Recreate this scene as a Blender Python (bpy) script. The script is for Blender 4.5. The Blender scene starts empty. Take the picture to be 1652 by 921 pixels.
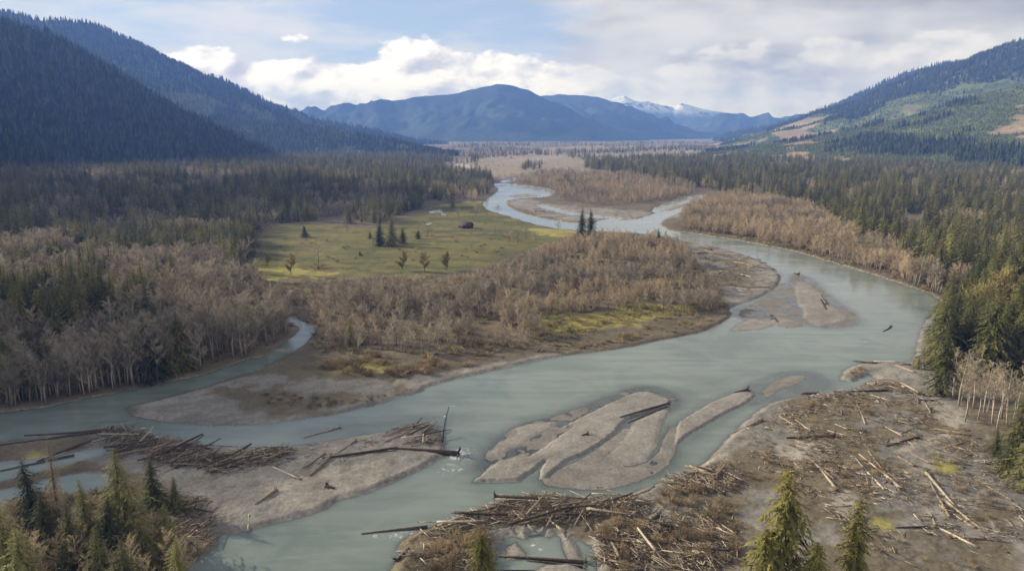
import bpy, math, random
import numpy as np
from mathutils import Vector, Matrix
R = math.radians
rng = np.random.default_rng(7)
random.seed(7)
SC = bpy.context.scene
COL = SC.collection

# ------------------------------------------------------------------ camera
W, H, F = 1652.0, 921.0, 1150.0          # photograph size and focal length in its pixels
YH, CAMZ = 212.0, 100.0                  # horizon row, flying height
PITCH = math.atan((H/2 - YH)/F)
cam_d = bpy.data.cameras.new('camera'); cam = bpy.data.objects.new('camera', cam_d); COL.objects.link(cam)
cam_d.sensor_width = 36.0; cam_d.lens = 36.0*F/W
cam_d.clip_start = 1.0; cam_d.clip_end = 200000.0
cam.location = (0, 0, CAMZ); cam.rotation_euler = (math.pi/2 - PITCH, 0, 0)
SC.camera = cam
SC.render.resolution_x, SC.render.resolution_y = 1024, 570

# ------------------------------------------------------------------ sun, sky, exposure
SUN_EL, SUN_AZ = R(22), R(-68)           # azimuth from the view axis (+Y), negative to its west side
sd = Vector((math.sin(SUN_AZ)*math.cos(SUN_EL), math.cos(SUN_AZ)*math.cos(SUN_EL), math.sin(SUN_EL)))
sun_d = bpy.data.lights.new('sun', 'SUN'); sun_d.energy = 5.0; sun_d.angle = R(0.6); sun_d.color = (1.0, 0.91, 0.78)
sun = bpy.data.objects.new('sun', sun_d); COL.objects.link(sun)
sun.rotation_euler = sd.to_track_quat('Z', 'Y').to_euler(); sun.location = (0, 0, 3000)
SC.view_settings.view_transform = 'Standard'; SC.view_settings.look = 'None'
SC.view_settings.exposure = 0.74; SC.view_settings.gamma = 1.0
SC.cycles.max_bounces = 5; SC.cycles.diffuse_bounces = 2; SC.cycles.glossy_bounces = 2
SC.cycles.transmission_bounces = 2; SC.cycles.volume_bounces = 0; SC.cycles.transparent_max_bounces = 8
SC.cycles.use_denoising = True

class N:
    """tiny expression builder over shader nodes"""
    nt = None
    def __init__(s, sock): s.s = sock
    @staticmethod
    def m(op, *a, clamp=False):
        n = N.nt.nodes.new('ShaderNodeMath'); n.operation = op; n.use_clamp = clamp
        for i, v in enumerate(a):
            if isinstance(v, N): N.nt.links.new(v.s, n.inputs[i])
            else: n.inputs[i].default_value = v
        return N(n.outputs[0])
    def __add__(s, o): return N.m('ADD', s, o)
    __radd__ = __add__
    def __mul__(s, o): return N.m('MULTIPLY', s, o)
    __rmul__ = __mul__
    def __sub__(s, o): return N.m('SUBTRACT', s, o)
    def __rsub__(s, o): return N.m('SUBTRACT', o, s)
    def __truediv__(s, o): return N.m('DIVIDE', s, o)
def node(t, **k):
    n = N.nt.nodes.new(t)
    for a, b in k.items(): setattr(n, a, b)
    return n
def link(a, b): N.nt.links.new(a.s if isinstance(a, N) else a, b)
def xyz(x, y, z=0.0):
    n = node('ShaderNodeCombineXYZ')
    for i, v in enumerate((x, y, z)):
        if isinstance(v, N): link(v, n.inputs[i])
        else: n.inputs[i].default_value = v
    return n.outputs[0]
def noise(vec, scale, detail=5, rough=0.55, dist=0.0, out=0):
    n = node('ShaderNodeTexNoise')
    if vec is not None: link(vec, n.inputs['Vector'])
    n.inputs['Scale'].default_value = scale; n.inputs['Detail'].default_value = detail
    n.inputs['Roughness'].default_value = rough; n.inputs['Distortion'].default_value = dist
    return N(n.outputs[out])
def sstep(v, a, b, lo=0.0, hi=1.0):
    n = node('ShaderNodeMapRange', interpolation_type='SMOOTHSTEP')
    link(v, n.inputs[0])
    for i, q in ((1, a), (2, b), (3, lo), (4, hi)):
        if isinstance(q, N): link(q, n.inputs[i])
        else: n.inputs[i].default_value = q
    return N(n.outputs[0])
def mixc(f, a, b):
    n = node('ShaderNodeMix', data_type='RGBA')
    for i, v in ((0, f), (6, a), (7, b)):
        if isinstance(v, N): link(v, n.inputs[i])
        elif isinstance(v, (int, float)): n.inputs[i].default_value = v
        else: n.inputs[i].default_value = (*v, 1)
    return N(n.outputs[2])

world = bpy.data.worlds.new('World'); SC.world = world; world.use_nodes = True
N.nt = world.node_tree; N.nt.nodes.clear()
WS = 0.076
sky = node('ShaderNodeTexSky', sky_type='NISHITA'); sky.sun_disc = False
sky.sun_elevation = SUN_EL; sky.sun_rotation = SUN_AZ; sky.altitude = 200
sky.air_density = 1.0; sky.dust_density = 0.6; sky.ozone_density = 2.0
tc = node('ShaderNodeTexCoord')
sp = node('ShaderNodeSeparateXYZ'); link(tc.outputs['Generated'], sp.inputs[0])
sx, sy, sz = (N(o) for o in sp.outputs)
U = N.m('ARCTAN2', sx, sy)*10.0; V = N.m('ARCSINE', sz)*10.0      # azimuth and height, tenths of a radian
def k(v): return tuple(c*0.765/WS for c in v)
skyc = mixc(sstep(V, 0.0, 6.0, 0.80, 0.15), N(sky.outputs[0]), k((0.38, 0.46, 0.66)))
# thin high streaks
st = noise(xyz(U*0.50 + 3.1, V*2.4), 1.0, 6, 0.6, 0.3)
lowm = noise(xyz(U*0.16 + 9.0, V*0.4), 1.0, 2)
c1 = mixc(sstep(st + lowm*0.5, 0.62, 0.96)*0.8, skyc, k((0.70, 0.68, 0.67)))
# broad grey layer that thickens toward the east side
g = noise(xyz(U*0.36 + 1.7, V*0.80 + 4.0), 1.0, 6, 0.52, 0.2)
bias = N.m('SINE', N.m('MULTIPLY', U - 0.9, 0.1))*1.3
gd = sstep(g + bias + V*0.07 - 0.02, 0.48, 0.70)
gs = noise(xyz(U*0.50 + 1.45, V*1.5 + 4.3), 1.0, 5, 0.5)
gcol = mixc(sstep(gs, 0.30, 0.62), k((0.34, 0.338, 0.35)), k((0.66, 0.64, 0.62)))
c2 = mixc(gd*0.95, c1, gcol)
# billowing bank lying along the ridges
def bank(du, dv): return noise(xyz(U*0.62 + 5.3 + du, V*1.15 + dv), 1.2, 8, 0.54, 0.15)
b0, b1 = bank(0, 0), bank(-0.10, 0.14)
topn = noise(xyz(U*0.30 + 2.2, 0.0), 1.0, 3)
vt = topn*0.5 + 0.66 + N.m('EXPONENT', N.m('MULTIPLY', N.m('POWER', (U + 1.2)*0.40, 2.0), -1.0))*0.16
hgt = (vt - V)*2.0 + (b0 - 0.5)*3.4
bd = sstep(hgt, 0.0, 0.22)
lit = sstep((b0 - b1)*5.0 + (V - vt)*0.22 + 0.22, -0.40, 0.50)
bcol = mixc(lit, k((0.50, 0.48, 0.51)), k((1.10, 1.04, 0.97)))
c3 = mixc(bd*sstep(gd, 0.0, 1.0, 0.97, 0.35), c2, bcol)
bg = node('ShaderNodeBackground'); link(c3, bg.inputs[0]); bg.inputs[1].default_value = WS
wo = node('ShaderNodeOutputWorld'); link(bg.outputs[0], wo.inputs[0])

# ------------------------------------------------------------------ picture -> place
FW = np.array([0, math.cos(PITCH), -math.sin(PITCH)]); UP = np.array([0, math.sin(PITCH), math.cos(PITCH)])
def rays(px, py):
    px = np.asarray(px, float); py = np.asarray(py, float)
    d = FW[None, :]*np.ones((px.size, 1)) + ((H/2 - py.ravel())/F)[:, None]*UP
    d[:, 0] += (px.ravel() - W/2)/F
    return d
def gnd(pts, z=0.0):
    """pixels -> points of the plane at height z"""
    p = np.asarray(pts, float).reshape(-1, 2)
    d = rays(p[:, 0], np.maximum(p[:, 1], YH + 6)); t = (z - CAMZ)/d[:, 2]
    return d[:, :2]*t[:, None]
def at_dist(px, py, dist):
    d = rays([px], [py])[0]; t = dist/d[1]
    return np.array([d[0]*t, dist, CAMZ + d[2]*t])
def project(P):
    Q = np.asarray(P, float).reshape(-1, 3) - np.array([0, 0, CAMZ])
    w = Q @ FW
    return W/2 + F*Q[:, 0]/w, H/2 - F*(Q @ UP)/w, w

# ------------------------------------------------------------------ noise and polygons in numpy
def _h(ix, iy, seed):
    n = (ix.astype(np.int64)*374761393 + iy.astype(np.int64)*668265263 + seed*144664951) & 0xffffffff
    n = ((n ^ (n >> 13))*1274126177) & 0xffffffff
    return ((n ^ (n >> 16)) & 0xffff)/65535.0
def vn(x, y, seed=0):
    ix, iy = np.floor(x), np.floor(y); fx, fy = x - ix, y - iy
    fx = fx*fx*(3 - 2*fx); fy = fy*fy*(3 - 2*fy)
    a, b = _h(ix, iy, seed), _h(ix + 1, iy, seed); c, d = _h(ix, iy + 1, seed), _h(ix + 1, iy + 1, seed)
    return (a*(1 - fx) + b*fx)*(1 - fy) + (c*(1 - fx) + d*fx)*fy
def fbm(x, y, seed=0, o=4):
    s = 0; amp = 0.5; tot = 0
    for i in range(o):
        s = s + amp*vn(x, y, seed + i*17); tot += amp; amp *= 0.5; x = x*2.03 + 5.1; y = y*2.03 - 3.7
    return s/tot - 0.5
def ss(v, a, b):
    t = np.clip((v - a)/(b - a), 0, 1); return t*t*(3 - 2*t)
def smooth_poly(p, n=1):  # corner cutting
    for _ in range(n):
        q = np.roll(p, -1, 0); p = np.stack([p*0.78 + q*0.22, p*0.22 + q*0.78], 1).reshape(-1, 2)
    return p
def sdf(poly, x, y, far=60.0):
    """signed distance, positive inside, -far outside the box"""
    lo, hi = poly.min(0) - far, poly.max(0) + far
    out = np.full(x.shape, -far, np.float32)
    m = np.nonzero((x > lo[0]) & (x < hi[0]) & (y > lo[1]) & (y < hi[1]))[0]
    if m.size == 0: return out
    X, Y = x[m].astype(np.float32), y[m].astype(np.float32)
    best = np.full(m.shape, 1e12, np.float32); ins = np.zeros(m.shape, bool)
    for i in range(len(poly)):
        ax, ay = poly[i]; bx, by = poly[(i + 1) % len(poly)]
        ex, ey = bx - ax, by - ay
        dx, dy = X - np.float32(ax), Y - np.float32(ay)
        t = np.clip((dx*np.float32(ex) + dy*np.float32(ey))/np.float32(ex*ex + ey*ey + 1e-9), 0, 1)
        best = np.minimum(best, (dx - t*np.float32(ex))**2 + (dy - t*np.float32(ey))**2)
        if ay != by:
            c = (Y < max(ay, by)) & (Y >= min(ay, by)) & (dx < (dy)*np.float32(ex/ey))
            ins ^= c
    d = np.sqrt(best); out[m] = np.where(ins, d, -d)
    return out

# ------------------------------------------------------------------ river plan (traced, all on the valley floor)
WATER = [
 # main channel, once round
 [(1075,372),(1120,377),(1180,386),(1240,397),(1290,408),(1330,420),(1380,434),(1420,447),(1460,460),(1500,473),(1519,485),
  (1508,505),(1488,520),(1482,545),(1477,570),(1470,584),(1420,586),(1385,586),(1362,600),(1368,616),(1400,604),(1415,612),(1380,628),(1330,634),
  (1290,640),(1245,647),(1218,666),(1190,690),(1165,715),(1140,741),(1125,753),(1100,763),(1075,774),(1050,787),(1020,799),
  (980,803),(900,801),(830,801),(790,816),(770,829),(730,843),(690,851),(660,863),(640,882),(648,895),(638,907),(622,930),(600,990),
  (240,990),(290,935),(312,906),(345,888),(352,876),(345,866),(400,856),(460,841),(520,826),(548,806),(590,796),(640,776),(680,758),(705,743),(716,736),
  (722,724),(714,705),(705,690),(670,689),(620,696),(560,706),(520,713),(470,720),(420,721),(370,723),(330,720),(290,715),(260,708),(230,699),
  (195,692),(150,697),(100,703),(50,708),(0,713),(-120,724),(-260,735),(-260,690),(-120,674),(0,664),(60,659),(100,650),(150,640),(200,631),(240,622),(290,612),
  (330,604),(370,590),(400,579),(430,574),(452,556),(474,543),(486,530),(470,521),(440,514),(438,509),(466,511),(494,521),(509,532),(500,548),(478,564),(444,584),(414,598),(390,606),
  (330,625),(280,639),(240,649),(206,657),(208,668),(240,677),(290,684),(340,687),(400,686),(460,680),(520,672),(560,664),(600,654),
  (650,640),(682,632),(690,624),(740,611),(790,600),(830,590),(870,581),(920,573),(980,566),(1020,559),(1060,551),(1110,541),(1140,533),
  (1168,520),(1182,508),(1176,500),(1192,491),(1216,485),(1236,475),(1256,462),(1261,450),(1256,440),(1240,428),(1220,418),(1190,408),
  (1160,400),(1130,394),(1100,388),(1085,384),(1040,377),(980,374),(920,371),(880,366),(845,357),(815,347),(790,341),(778,331),(784,322),
  (800,313),(806,305),(796,299),(800,295),(840,299),(880,304),(900,311),(880,318),(850,320),(824,322),(812,326),(826,338),(850,347),(890,356),(930,361),(985,363),(1015,362),
  (1030,352),(1070,341),(1110,332),(1118,336),(1082,348),(1062,360)],
 # upper braid of the rapids
 [(1048,341),(1066,331),(1095,321),(1132,315),(1134,319),(1105,328),(1080,337),(1060,344)],
 [(958,359),(985,352),(1005,356),(1040,352),(1052,362),(1010,368),(960,366)],
 [(804,293),(830,287),(862,284),(864,286),(834,290),(812,296)],
 [(866,329),(930,345),(1000,352),(1000,354),(925,349),(864,333)],
 # far reach, meadow pools
 [(733,266),(742,264),(757,267),(768,272),(752,272),(740,269)],
 [(690,342),(708,339),(717,345),(714,349),(711,343),(694,344)],
 [(686,362),(694,360),(692,364)],
 # backwater behind the driftwood in the lower west bend
 [(-60,752),(40,742),(110,728),(175,722),(178,732),(110,748),(60,762),(-60,790)],
 [(-60,800),(20,788),(80,772),(120,764),(175,762),(178,786),(130,798),(60,800),(0,818),(-60,830)],
 # pools inside the log jam
 [(796,930),(806,872),(828,862),(848,872),(862,858),(884,868),(902,864),(908,882),(930,870),(958,884),(966,930),(925,905),(880,910),(850,930)],
]
# islands and bars: outline, height, width of the edge ramp
ISLANDS = [
 ([(764,777),(786,758),(806,744),(850,738),(880,720),(900,706),(925,690),(905,690),(940,672),(985,650),(1022,634),(1045,632),(1075,642),(1086,648),(1078,655),(1052,661),(1020,671),(1003,685),(992,700),(968,718),(940,734),(912,746),(893,762),(884,772),(868,773),(872,757),(880,745),(860,760),(835,776)], 0.85, 1.0),
 ([(764,778),(800,745),(845,730),(860,738),(840,777)], 0.30, 2.0),
 ([(790,727),(806,712),(832,700),(830,690),(850,684),(895,679),(900,684),(878,697),(860,705),(845,718),(812,730),(795,735)], 0.28, 2.0),
 ([(1008,700),(1024,678),(1050,666),(1076,655),(1068,690),(1060,720),(1040,745),(1012,752),(1000,748),(978,737),(990,722)], 0.30, 2.2),
 ([(948,778),(985,757),(1030,752),(1040,757),(1010,772),(965,779)], 0.10, 2.5),
 ([(1088,718),(1089,700),(1094,682),(1122,664),(1150,648),(1184,634),(1206,630),(1218,638),(1205,651),(1170,667),(1140,684),(1110,702),(1095,715)], 0.7, 0.9),
 ([(1228,632),(1250,614),(1275,606),(1298,605),(1296,614),(1260,628),(1236,640)], 0.12, 3.0),
 ([(1280,462),(1290,455),(1310,458),(1328,475),(1345,492),(1368,508),(1370,516),(1345,524),(1322,527),(1308,522),(1294,510),(1296,498),(1287,492),(1284,478)], 0.42, 2.0),
 ([(1177,535),(1190,523),(1215,514),(1240,520),(1252,510),(1280,516),(1298,526),(1270,529),(1247,524),(1225,532),(1200,534)], 0.22, 1.4),
 ([(1356,614),(1360,598),(1378,590),(1395,596),(1392,606),(1376,616)], 0.9, 2.0),
 ([(816,316),(850,312),(872,316),(850,319),(826,319)], 0.4, 4.0),
 ([(1066,340),(1090,330),(1112,327),(1106,333),(1080,341)], 0.5, 4.0),
 ([(1000,352),(1030,344),(1046,345),(1030,351),(1008,356)], 0.4, 3.0),
 ([(815,884),(832,874),(850,893),(838,902),(818,902)], 0.25, 1.5),
 ([(905,862),(922,864),(930,882),(942,905),(920,905),(910,885)], 0.35, 1.5),
]
SHOALS = [   # gravel lying just under the surface
 ([(870,778),(900,760),(945,738),(990,705),(1010,690),(1020,695),(1000,725),(990,742),(1012,758),(1062,742),(1078,690),(1090,690),(1085,740),(1040,772),(990,786),(920,788)], 0.035),
 ([(770,765),(790,722),(835,685),(900,672),(1000,632),(1050,622),(1095,640),(1090,662),(950,705),(860,745)], -0.01),
 ([(1185,505),(1225,485),(1262,455),(1285,465),(1290,500),(1305,525),(1250,512),(1205,518)], 0.01),
 ([(1270,442),(1305,446),(1345,482),(1385,512),(1375,528),(1330,530),(1290,520)], 0.0),
 ([(1190,630),(1250,602),(1312,598),(1345,622),(1290,640),(1230,652),(1205,655)], -0.08),
 ([(960,640),(1100,625),(1230,598),(1240,612),(1080,648)], -0.26),
 ([(480,694),(560,690),(700,670),(712,690),(600,702),(500,714)], -0.2),
 ([(1080,715),(1088,680),(1150,640),(1210,622),(1222,645),(1130,700),(1100,722)], -0.14),
]
WATER_W = [smooth_poly(gnd(p)) for p in WATER]
ISL_W = [(gnd(p), h, w) for p, h, w in ISLANDS]
SHO_W = [(smooth_poly(gnd(p)), h) for p, h in SHOALS]
# ground cover
COVER = {
 'gravel': [
  [(150,690),(330,712),(470,712),(560,698),(640,684),(712,684),(730,735),(690,765),(540,830),(340,900),(240,870),(300,800),(200,760),(120,745)],
  [(190,655),(300,630),(400,612),(440,606),(560,612),(690,606),(780,590),(880,574),(960,562),(970,572),(800,605),(690,632),(600,660),(450,690),(290,692)],
  [(1010,800),(1130,745),(1215,655),(1290,625),(1360,585),(1480,575),(1545,650),(1560,690),(1652,760),(1760,800),(1760,1000),(900,1000),(830,900),(1000,860)],
  [(1105,392),(1160,396),(1230,415),(1268,445),(1250,475),(1185,505),(1160,470),(1120,430)],
  [(810,324),(830,335),(900,356),(990,364),(1060,346),(1040,340),(960,338),(880,330),(850,322)],
  [(1050,340),(1130,310),(1140,325),(1070,365)],
  [(1480,520),(1515,500),(1515,540),(1500,580),(1470,590)],
  [(620,930),(640,890),(700,860),(820,850),(940,860),(950,1000),(600,1000)]],
 'meadow': [[(395,448),(412,425),(428,372),(500,362),(600,374),(676,350),(690,332),(770,325),(800,345),(860,362),(915,374),(930,384),(880,398),(820,420),(770,440),(660,446),(560,452),(440,458)]],
 'yellow': [[(392,446),(402,424),(450,418),(480,440),(560,448),(440,459)], [(795,515),(850,508),(960,512),(1050,490),(1150,498),(1050,520),(960,540),(860,535)],
            [(850,375),(900,366),(935,380),(900,388)], [(700,333),(770,326),(790,335),(720,337)], [(70,740),(120,735),(110,752),(60,756)],
            [(1480,745),(1540,750),(1545,775),(1500,770)], [(1395,845),(1470,850),(1440,870),(1400,865)], [(540,592),(600,588),(640,598),(560,600)]],
 'brown': [[(470,606),(560,582),(700,582),(780,592),(690,612),(600,612)], [(362,628),(450,640),(640,632),(680,628),(560,662),(440,662)],
           [(880,548),(1000,530),(1165,515),(1110,538),(980,562),(890,570)], [(1200,705),(1300,645),(1420,610),(1490,645),(1530,700),(1652,770),(1652,921),(1500,960),(1300,960),(1290,780),(1130,790),(1060,800)], [(960,840),(1050,800),(1200,780),(1230,960),(960,960)], [(640,880),(790,850),(790,960),(640,960)], [(0,790),(120,770),(260,790),(345,880),(260,1000),(0,1000)],
           [(1130,395),(1200,420),(1180,470),(1130,440)], [(1340,760),(1500,700),(1560,740),(1480,800)]],
 'sand': [[(800,262),(860,254),(905,250),(905,256),(850,262)], [(960,245),(1010,241),(1060,243),(1000,248)], [(1080,246),(1125,243),(1125,246),(1090,249)], [(1488,634),(1512,636),(1545,668),(1562,692),(1530,694),(1505,668)], [(1245,718),(1300,714),(1345,722),(1340,745),(1255,742)], [(1410,600),(1445,596),(1470,612),(1420,615)],
          [(1330,790),(1380,800),(1400,850),(1350,840)], [(1460,760),(1500,790),(1520,860),(1480,840)], [(1060,810),(1090,815),(1070,850),(1045,845)], [(1430,735),(1520,705),(1540,712),(1450,745)],
          [(400,800),(520,760),(640,740),(600,790),(470,835)], [(1225,700),(1130,752),(1145,752),(1235,705)]],
 'farfield': [[(740,292),(800,292),(880,276),(960,280),(925,270),(1010,252),(1110,246),(1110,236),(900,236),(740,256)], [(1150,250),(1210,240),(1260,244),(1200,252)], [(1400,268),(1560,272),(1652,282),(1652,276),(1500,262)]],
}
COVER_W = {k_: [smooth_poly(gnd(p)) for p in v] for k_, v in COVER.items()}
GC = {'litter': (0.130, 0.107, 0.076), 'gravel': (0.205, 0.190, 0.168), 'sand': (0.255, 0.232, 0.195), 'meadow': (0.118, 0.112, 0.042), 'yellow': (0.25, 0.22, 0.07),
      'brown': (0.122, 0.102, 0.070), 'farfield': (0.245, 0.205, 0.158), 'wet': (0.125, 0.112, 0.098), 'forest': (0.045, 0.05, 0.028)}

def terrain(x, y, colour=False):
    x = np.asarray(x, float); y = np.asarray(y, float)
    d = np.hypot(x, y)
    j = fbm(x/9, y/9, 3, 4)*np.clip(d/260, 0.6, 4)*2.2 + fbm(x/2.2, y/2.2, 8, 2)*0.8
    s = np.full(x.shape, -400.0)
    for p in WATER_W: s = np.maximum(s, sdf(p, x, y))
    s = s + j*0.8 + fbm(x/1.1, y/1.1, 14, 2)*0.5
    land = ss(-s, 0, 2.6)*0.75 + ss(-s, 2, 60)*1.1 + fbm(x/14, y/14, 21, 4)*0.9*ss(-s, 0, 25) + fbm(x/3, y/3, 27, 4)*0.62*ss(-s, 0, 5)
    z = np.where(s > 0, -np.minimum(0.10 + s*0.16, 1.4), land)
    for p, h, w in ISL_W:
        q = sdf(p, x, y) + j*0.45 + fbm(x/1.3, y/1.3, 15, 2)*0.7
        up = h*(0.70*ss(q, 0, w) + 0.30*ss(q, 0, w*8)) + fbm(x/4, y/4, 33, 4)*0.22*ss(q, 0, 2)*min(1, h*1.6)
        z = np.maximum(z, np.where(q > 0, up, q*0.3))
    for p, h in SHO_W:
        q = sdf(p, x, y) + j
        z = np.maximum(z, np.where(q > 0, h + 0.16*fbm(x/6, y/6, 5, 4), h + q*0.07))
    if not colour: return z, s
    def rgb(c): return np.array(c)[None, :]*np.ones((x.size, 1))
    C = rgb(GC['litter'])
    n1 = fbm(x/22, y/22, 41, 5); n2 = fbm(x/5, y/5, 47, 4); n3 = fbm((x + y*.5)/26, (y - x*.5)/5, 49, 4)
    C *= (1 + 0.6*n1 + 0.3*n2)[:, None]
    def lay(name, soft, amp):
        nonlocal C
        q = np.full(x.shape, -60.0)
        for p in COVER_W[name]: q = np.maximum(q, sdf(p, x, y))
        if name == 'brown': q = np.minimum(q, 3.0)
        a = ss(q/np.clip(d/250, 0.7, 5) + amp*(n1 + n2*0.6), -soft, soft)[:, None]
        C = C*(1 - a) + a*np.array(GC[name])*(1 + 0.45*n1 + 0.40*n2 + (0.5*n3 if name == 'gravel' else 0))[:, None]
    farm = ss(d, 1500, 2600)[:, None]*ss(fbm(x/420, y/420, 71, 4), -0.10, 0.08)[:, None]
    C = C*(1 - farm) + farm*np.array(GC['farfield'])*0.8
    lay('farfield', 8, 20)
    lay('meadow', 3, 8); md = sdf(COVER_W['meadow'][0], x, y); mm_ = (ss(md, -2, 4)*ss(fbm(x/26, y/10, 91, 4), -.02, .12)*.6)[:, None]; C = C*(1 - mm_) + mm_*np.array((0.165, 0.130, 0.055)); mm_ = (ss(md, -2, 4)*ss(fbm(x/40, y/14, 97, 4), .0, .14)*.7)[:, None]; C = C*(1 - mm_) + mm_*np.array((0.062, 0.072, 0.030)); lay('gravel', 2.0, 6)
    a = ss(s, -1.2, .4)[:, None]; C = C*(1 - a) + a*np.array(GC['gravel'])*(1 + .4*n2)[:, None]
    isl = np.full(x.shape, -60.0)
    for p, h, w in ISL_W: isl = np.maximum(isl, sdf(p, x, y))
    a = ss(isl, -2, 0.5)[:, None]; C = C*(1 - a) + a*np.array(GC['gravel'])*(1.08 + 0.3*n1 + 0.3*n2 + 0.35*n3)[:, None]
    lay('brown', 5, 40); lay('sand', 1.5, 5); lay('yellow', 3, 14)
    wet = (ss(z + 0.25*n2, 0.16, 0.02)*ss(z, -0.05, 0.03)*0.45)[:, None]
    C = np.where((z < -0.01)[:, None], np.array((0.38, 0.345, 0.30))[None], C)
    C = C*(1 - wet) + wet*np.array(GC['wet'])
    return z, s, np.clip(C, 0.01, 0.8)

# ------------------------------------------------------------------ materials
def mat(name):
    m = bpy.data.materials.new(name); m.use_nodes = True; N.nt = m.node_tree; N.nt.nodes.clear(); return m
def out(sh):
    o = node('ShaderNodeOutputMaterial'); link(sh, o.inputs[0])
def princ(col, rough=0.85, spec=0.2, bump=None, bstr=0.3, bdist=0.1):
    b = node('ShaderNodeBsdfPrincipled')
    if isinstance(col, N): link(col, b.inputs['Base Color'])
    else: b.inputs['Base Color'].default_value = (*col, 1)
    b.inputs['Roughness'].default_value = rough; b.inputs['Specular IOR Level'].default_value = spec
    if bump is not None:
        n = node('ShaderNodeBump'); n.inputs['Strength'].default_value = bstr; n.inputs['Distance'].default_value = bdist
        link(bump, n.inputs['Height']); link(n.outputs[0], b.inputs['Normal'])
    return b.outputs[0]
def scale_col(c, f):
    n = node('ShaderNodeVectorMath', operation='SCALE'); link(c, n.inputs[0])
    link(f, n.inputs['Scale']) if isinstance(f, N) else setattr(n.inputs['Scale'], 'default_value', f)
    return N(n.outputs[0])
def pos(): return node('ShaderNodeNewGeometry').outputs['Position']
def attr(n, o='Color'): return N(node('ShaderNodeAttribute', attribute_name=n).outputs[o])
def objrand(): return N(node('ShaderNodeObjectInfo').outputs['Random'])

M = {}
m = M['ground'] = mat('ground')
P = pos(); c = attr('cover')
f1 = noise(P, 0.9, 6, 0.65); f2 = noise(P, 0.13, 5, 0.6); f3 = noise(P, 4.5, 3, 0.6)
col = scale_col(c, sstep(f1*0.5 + f2*0.3 + f3*0.35, 0.40, 0.76, 0.66, 1.36))
out(princ(col, 0.95, 0.1, f1*0.6 + f3*0.4, 0.8, 0.35))
m = M['hill'] = mat('hill_forest')
P = pos(); c = attr('cover'); f1 = noise(P, 0.02, 6, 0.7); f2 = noise(P, 0.004, 5, 0.6)
out(princ(scale_col(c, sstep(f1*0.6 + f2*0.4, 0.3, 0.72, 0.55, 1.5)), 0.95, 0.05, f1, 1.0, 12.0))
m = M['snow'] = mat('snow_rock')
P = pos(); f1 = noise(P, 0.006, 7, 0.7); c = attr('cover')
out(princ(mixc(sstep(f1, 0.50, 0.62), c, (0.10, 0.12, 0.16)), 0.9, 0.1, f1, 1.0, 60.0))

m = M['water'] = mat('river_water')
P = pos(); dep = attr('depth', 'Fac'); foam = attr('foam', 'Fac')
wa = noise(P, 0.5, 4, 0.6, 0.4); wb = noise(P, 2.2, 3, 0.6); wl = noise(P, 0.03, 4, 0.6, 1.2)
mp_ = node('ShaderNodeMapping'); link(P, mp_.inputs[0]); mp_.inputs['Rotation'].default_value = (0, 0, R(-32)); mp_.inputs['Scale'].default_value = (0.16, 1.0, 1.0); fl_ = mp_.outputs[0]
bp = node('ShaderNodeBump'); bp.inputs['Strength'].default_value = 0.32; bp.inputs['Distance'].default_value = 0.12; link(wa*0.6 + wb*0.35, bp.inputs['Height'])
dif = node('ShaderNodeBsdfDiffuse'); link(mixc(sstep(wl*0.55 + noise(fl_, 0.16, 5, 0.6, 0.6)*0.45, 0.36, 0.62), (0.112, 0.145, 0.126), (0.172, 0.198, 0.174)), dif.inputs[0])
tr = node('ShaderNodeBsdfTransparent'); tr.inputs[0].default_value = (0.80, 0.86, 0.84, 1)
op = N.m('SUBTRACT', 1.0, N.m('EXPONENT', N.m('MULTIPLY', N.m('MAXIMUM', dep, 0.0), -6.5)))
mx = node('ShaderNodeMixShader'); link(op, mx.inputs[0]); link(tr.outputs[0], mx.inputs[1]); link(dif.outputs[0], mx.inputs[2])
gl = node('ShaderNodeBsdfGlossy'); link(sstep(noise(P, 0.018, 4, 0.6, 1.5), 0.35, 0.65, 0.07, 0.26), gl.inputs['Roughness']); gl.inputs[0].default_value = (1, 1, 1, 1); link(bp.outputs[0], gl.inputs['Normal'])
fr = node('ShaderNodeFresnel'); fr.inputs[0].default_value = 1.33; link(bp.outputs[0], fr.inputs['Normal'])
mx2 = node('ShaderNodeMixShader'); link(fr.outputs[0], mx2.inputs[0]); link(mx.outputs[0], mx2.inputs[1]); link(gl.outputs[0], mx2.inputs[2])
fo = node('ShaderNodeBsdfDiffuse'); fo.inputs[0].default_value = (0.82, 0.85, 0.86, 1)
fn = noise(P, 0.55, 6, 0.75)
mx3 = node('ShaderNodeMixShader'); link(sstep(foam*0.8 + (fn - 0.5)*2.4, 0.56, 1.05)*0.7, mx3.inputs[0]); link(mx2.outputs[0], mx3.inputs[1]); link(fo.outputs[0], mx3.inputs[2])
out(mx3.outputs[0])

def leafmat(name, a, b, trans=0.25, vary=0.35, sat=None):
    M[name] = mat(name); r = objrand(); P_ = pos(); f = noise(P_, 0.35, 2); fl = noise(P_, 0.022, 3)
    c = mixc(sstep(f*0.4 + r*0.35 + fl*0.7, 0.42, 0.98), a, b)
    c = scale_col(c, r*vary*2 + (1 - vary))
    d_ = princ(c, 0.8, 0.15)
    t_ = node('ShaderNodeBsdfTranslucent'); link(c, t_.inputs[0])
    x_ = node('ShaderNodeMixShader'); x_.inputs[0].default_value = trans; link(d_, x_.inputs[1]); link(t_.outputs[0], x_.inputs[2])
    out(x_.outputs[0])
leafmat('conifer', (0.066, 0.080, 0.036), (0.185, 0.172, 0.062), 0.3, .4)
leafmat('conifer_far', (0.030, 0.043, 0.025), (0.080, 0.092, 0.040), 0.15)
leafmat('plantation', (0.095, 0.125, 0.052), (0.165, 0.180, 0.080), 0.2, 0.25)
leafmat('mossy', (0.105, 0.108, 0.030), (0.23, 0.205, 0.058), 0.3, 0.15)
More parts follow.
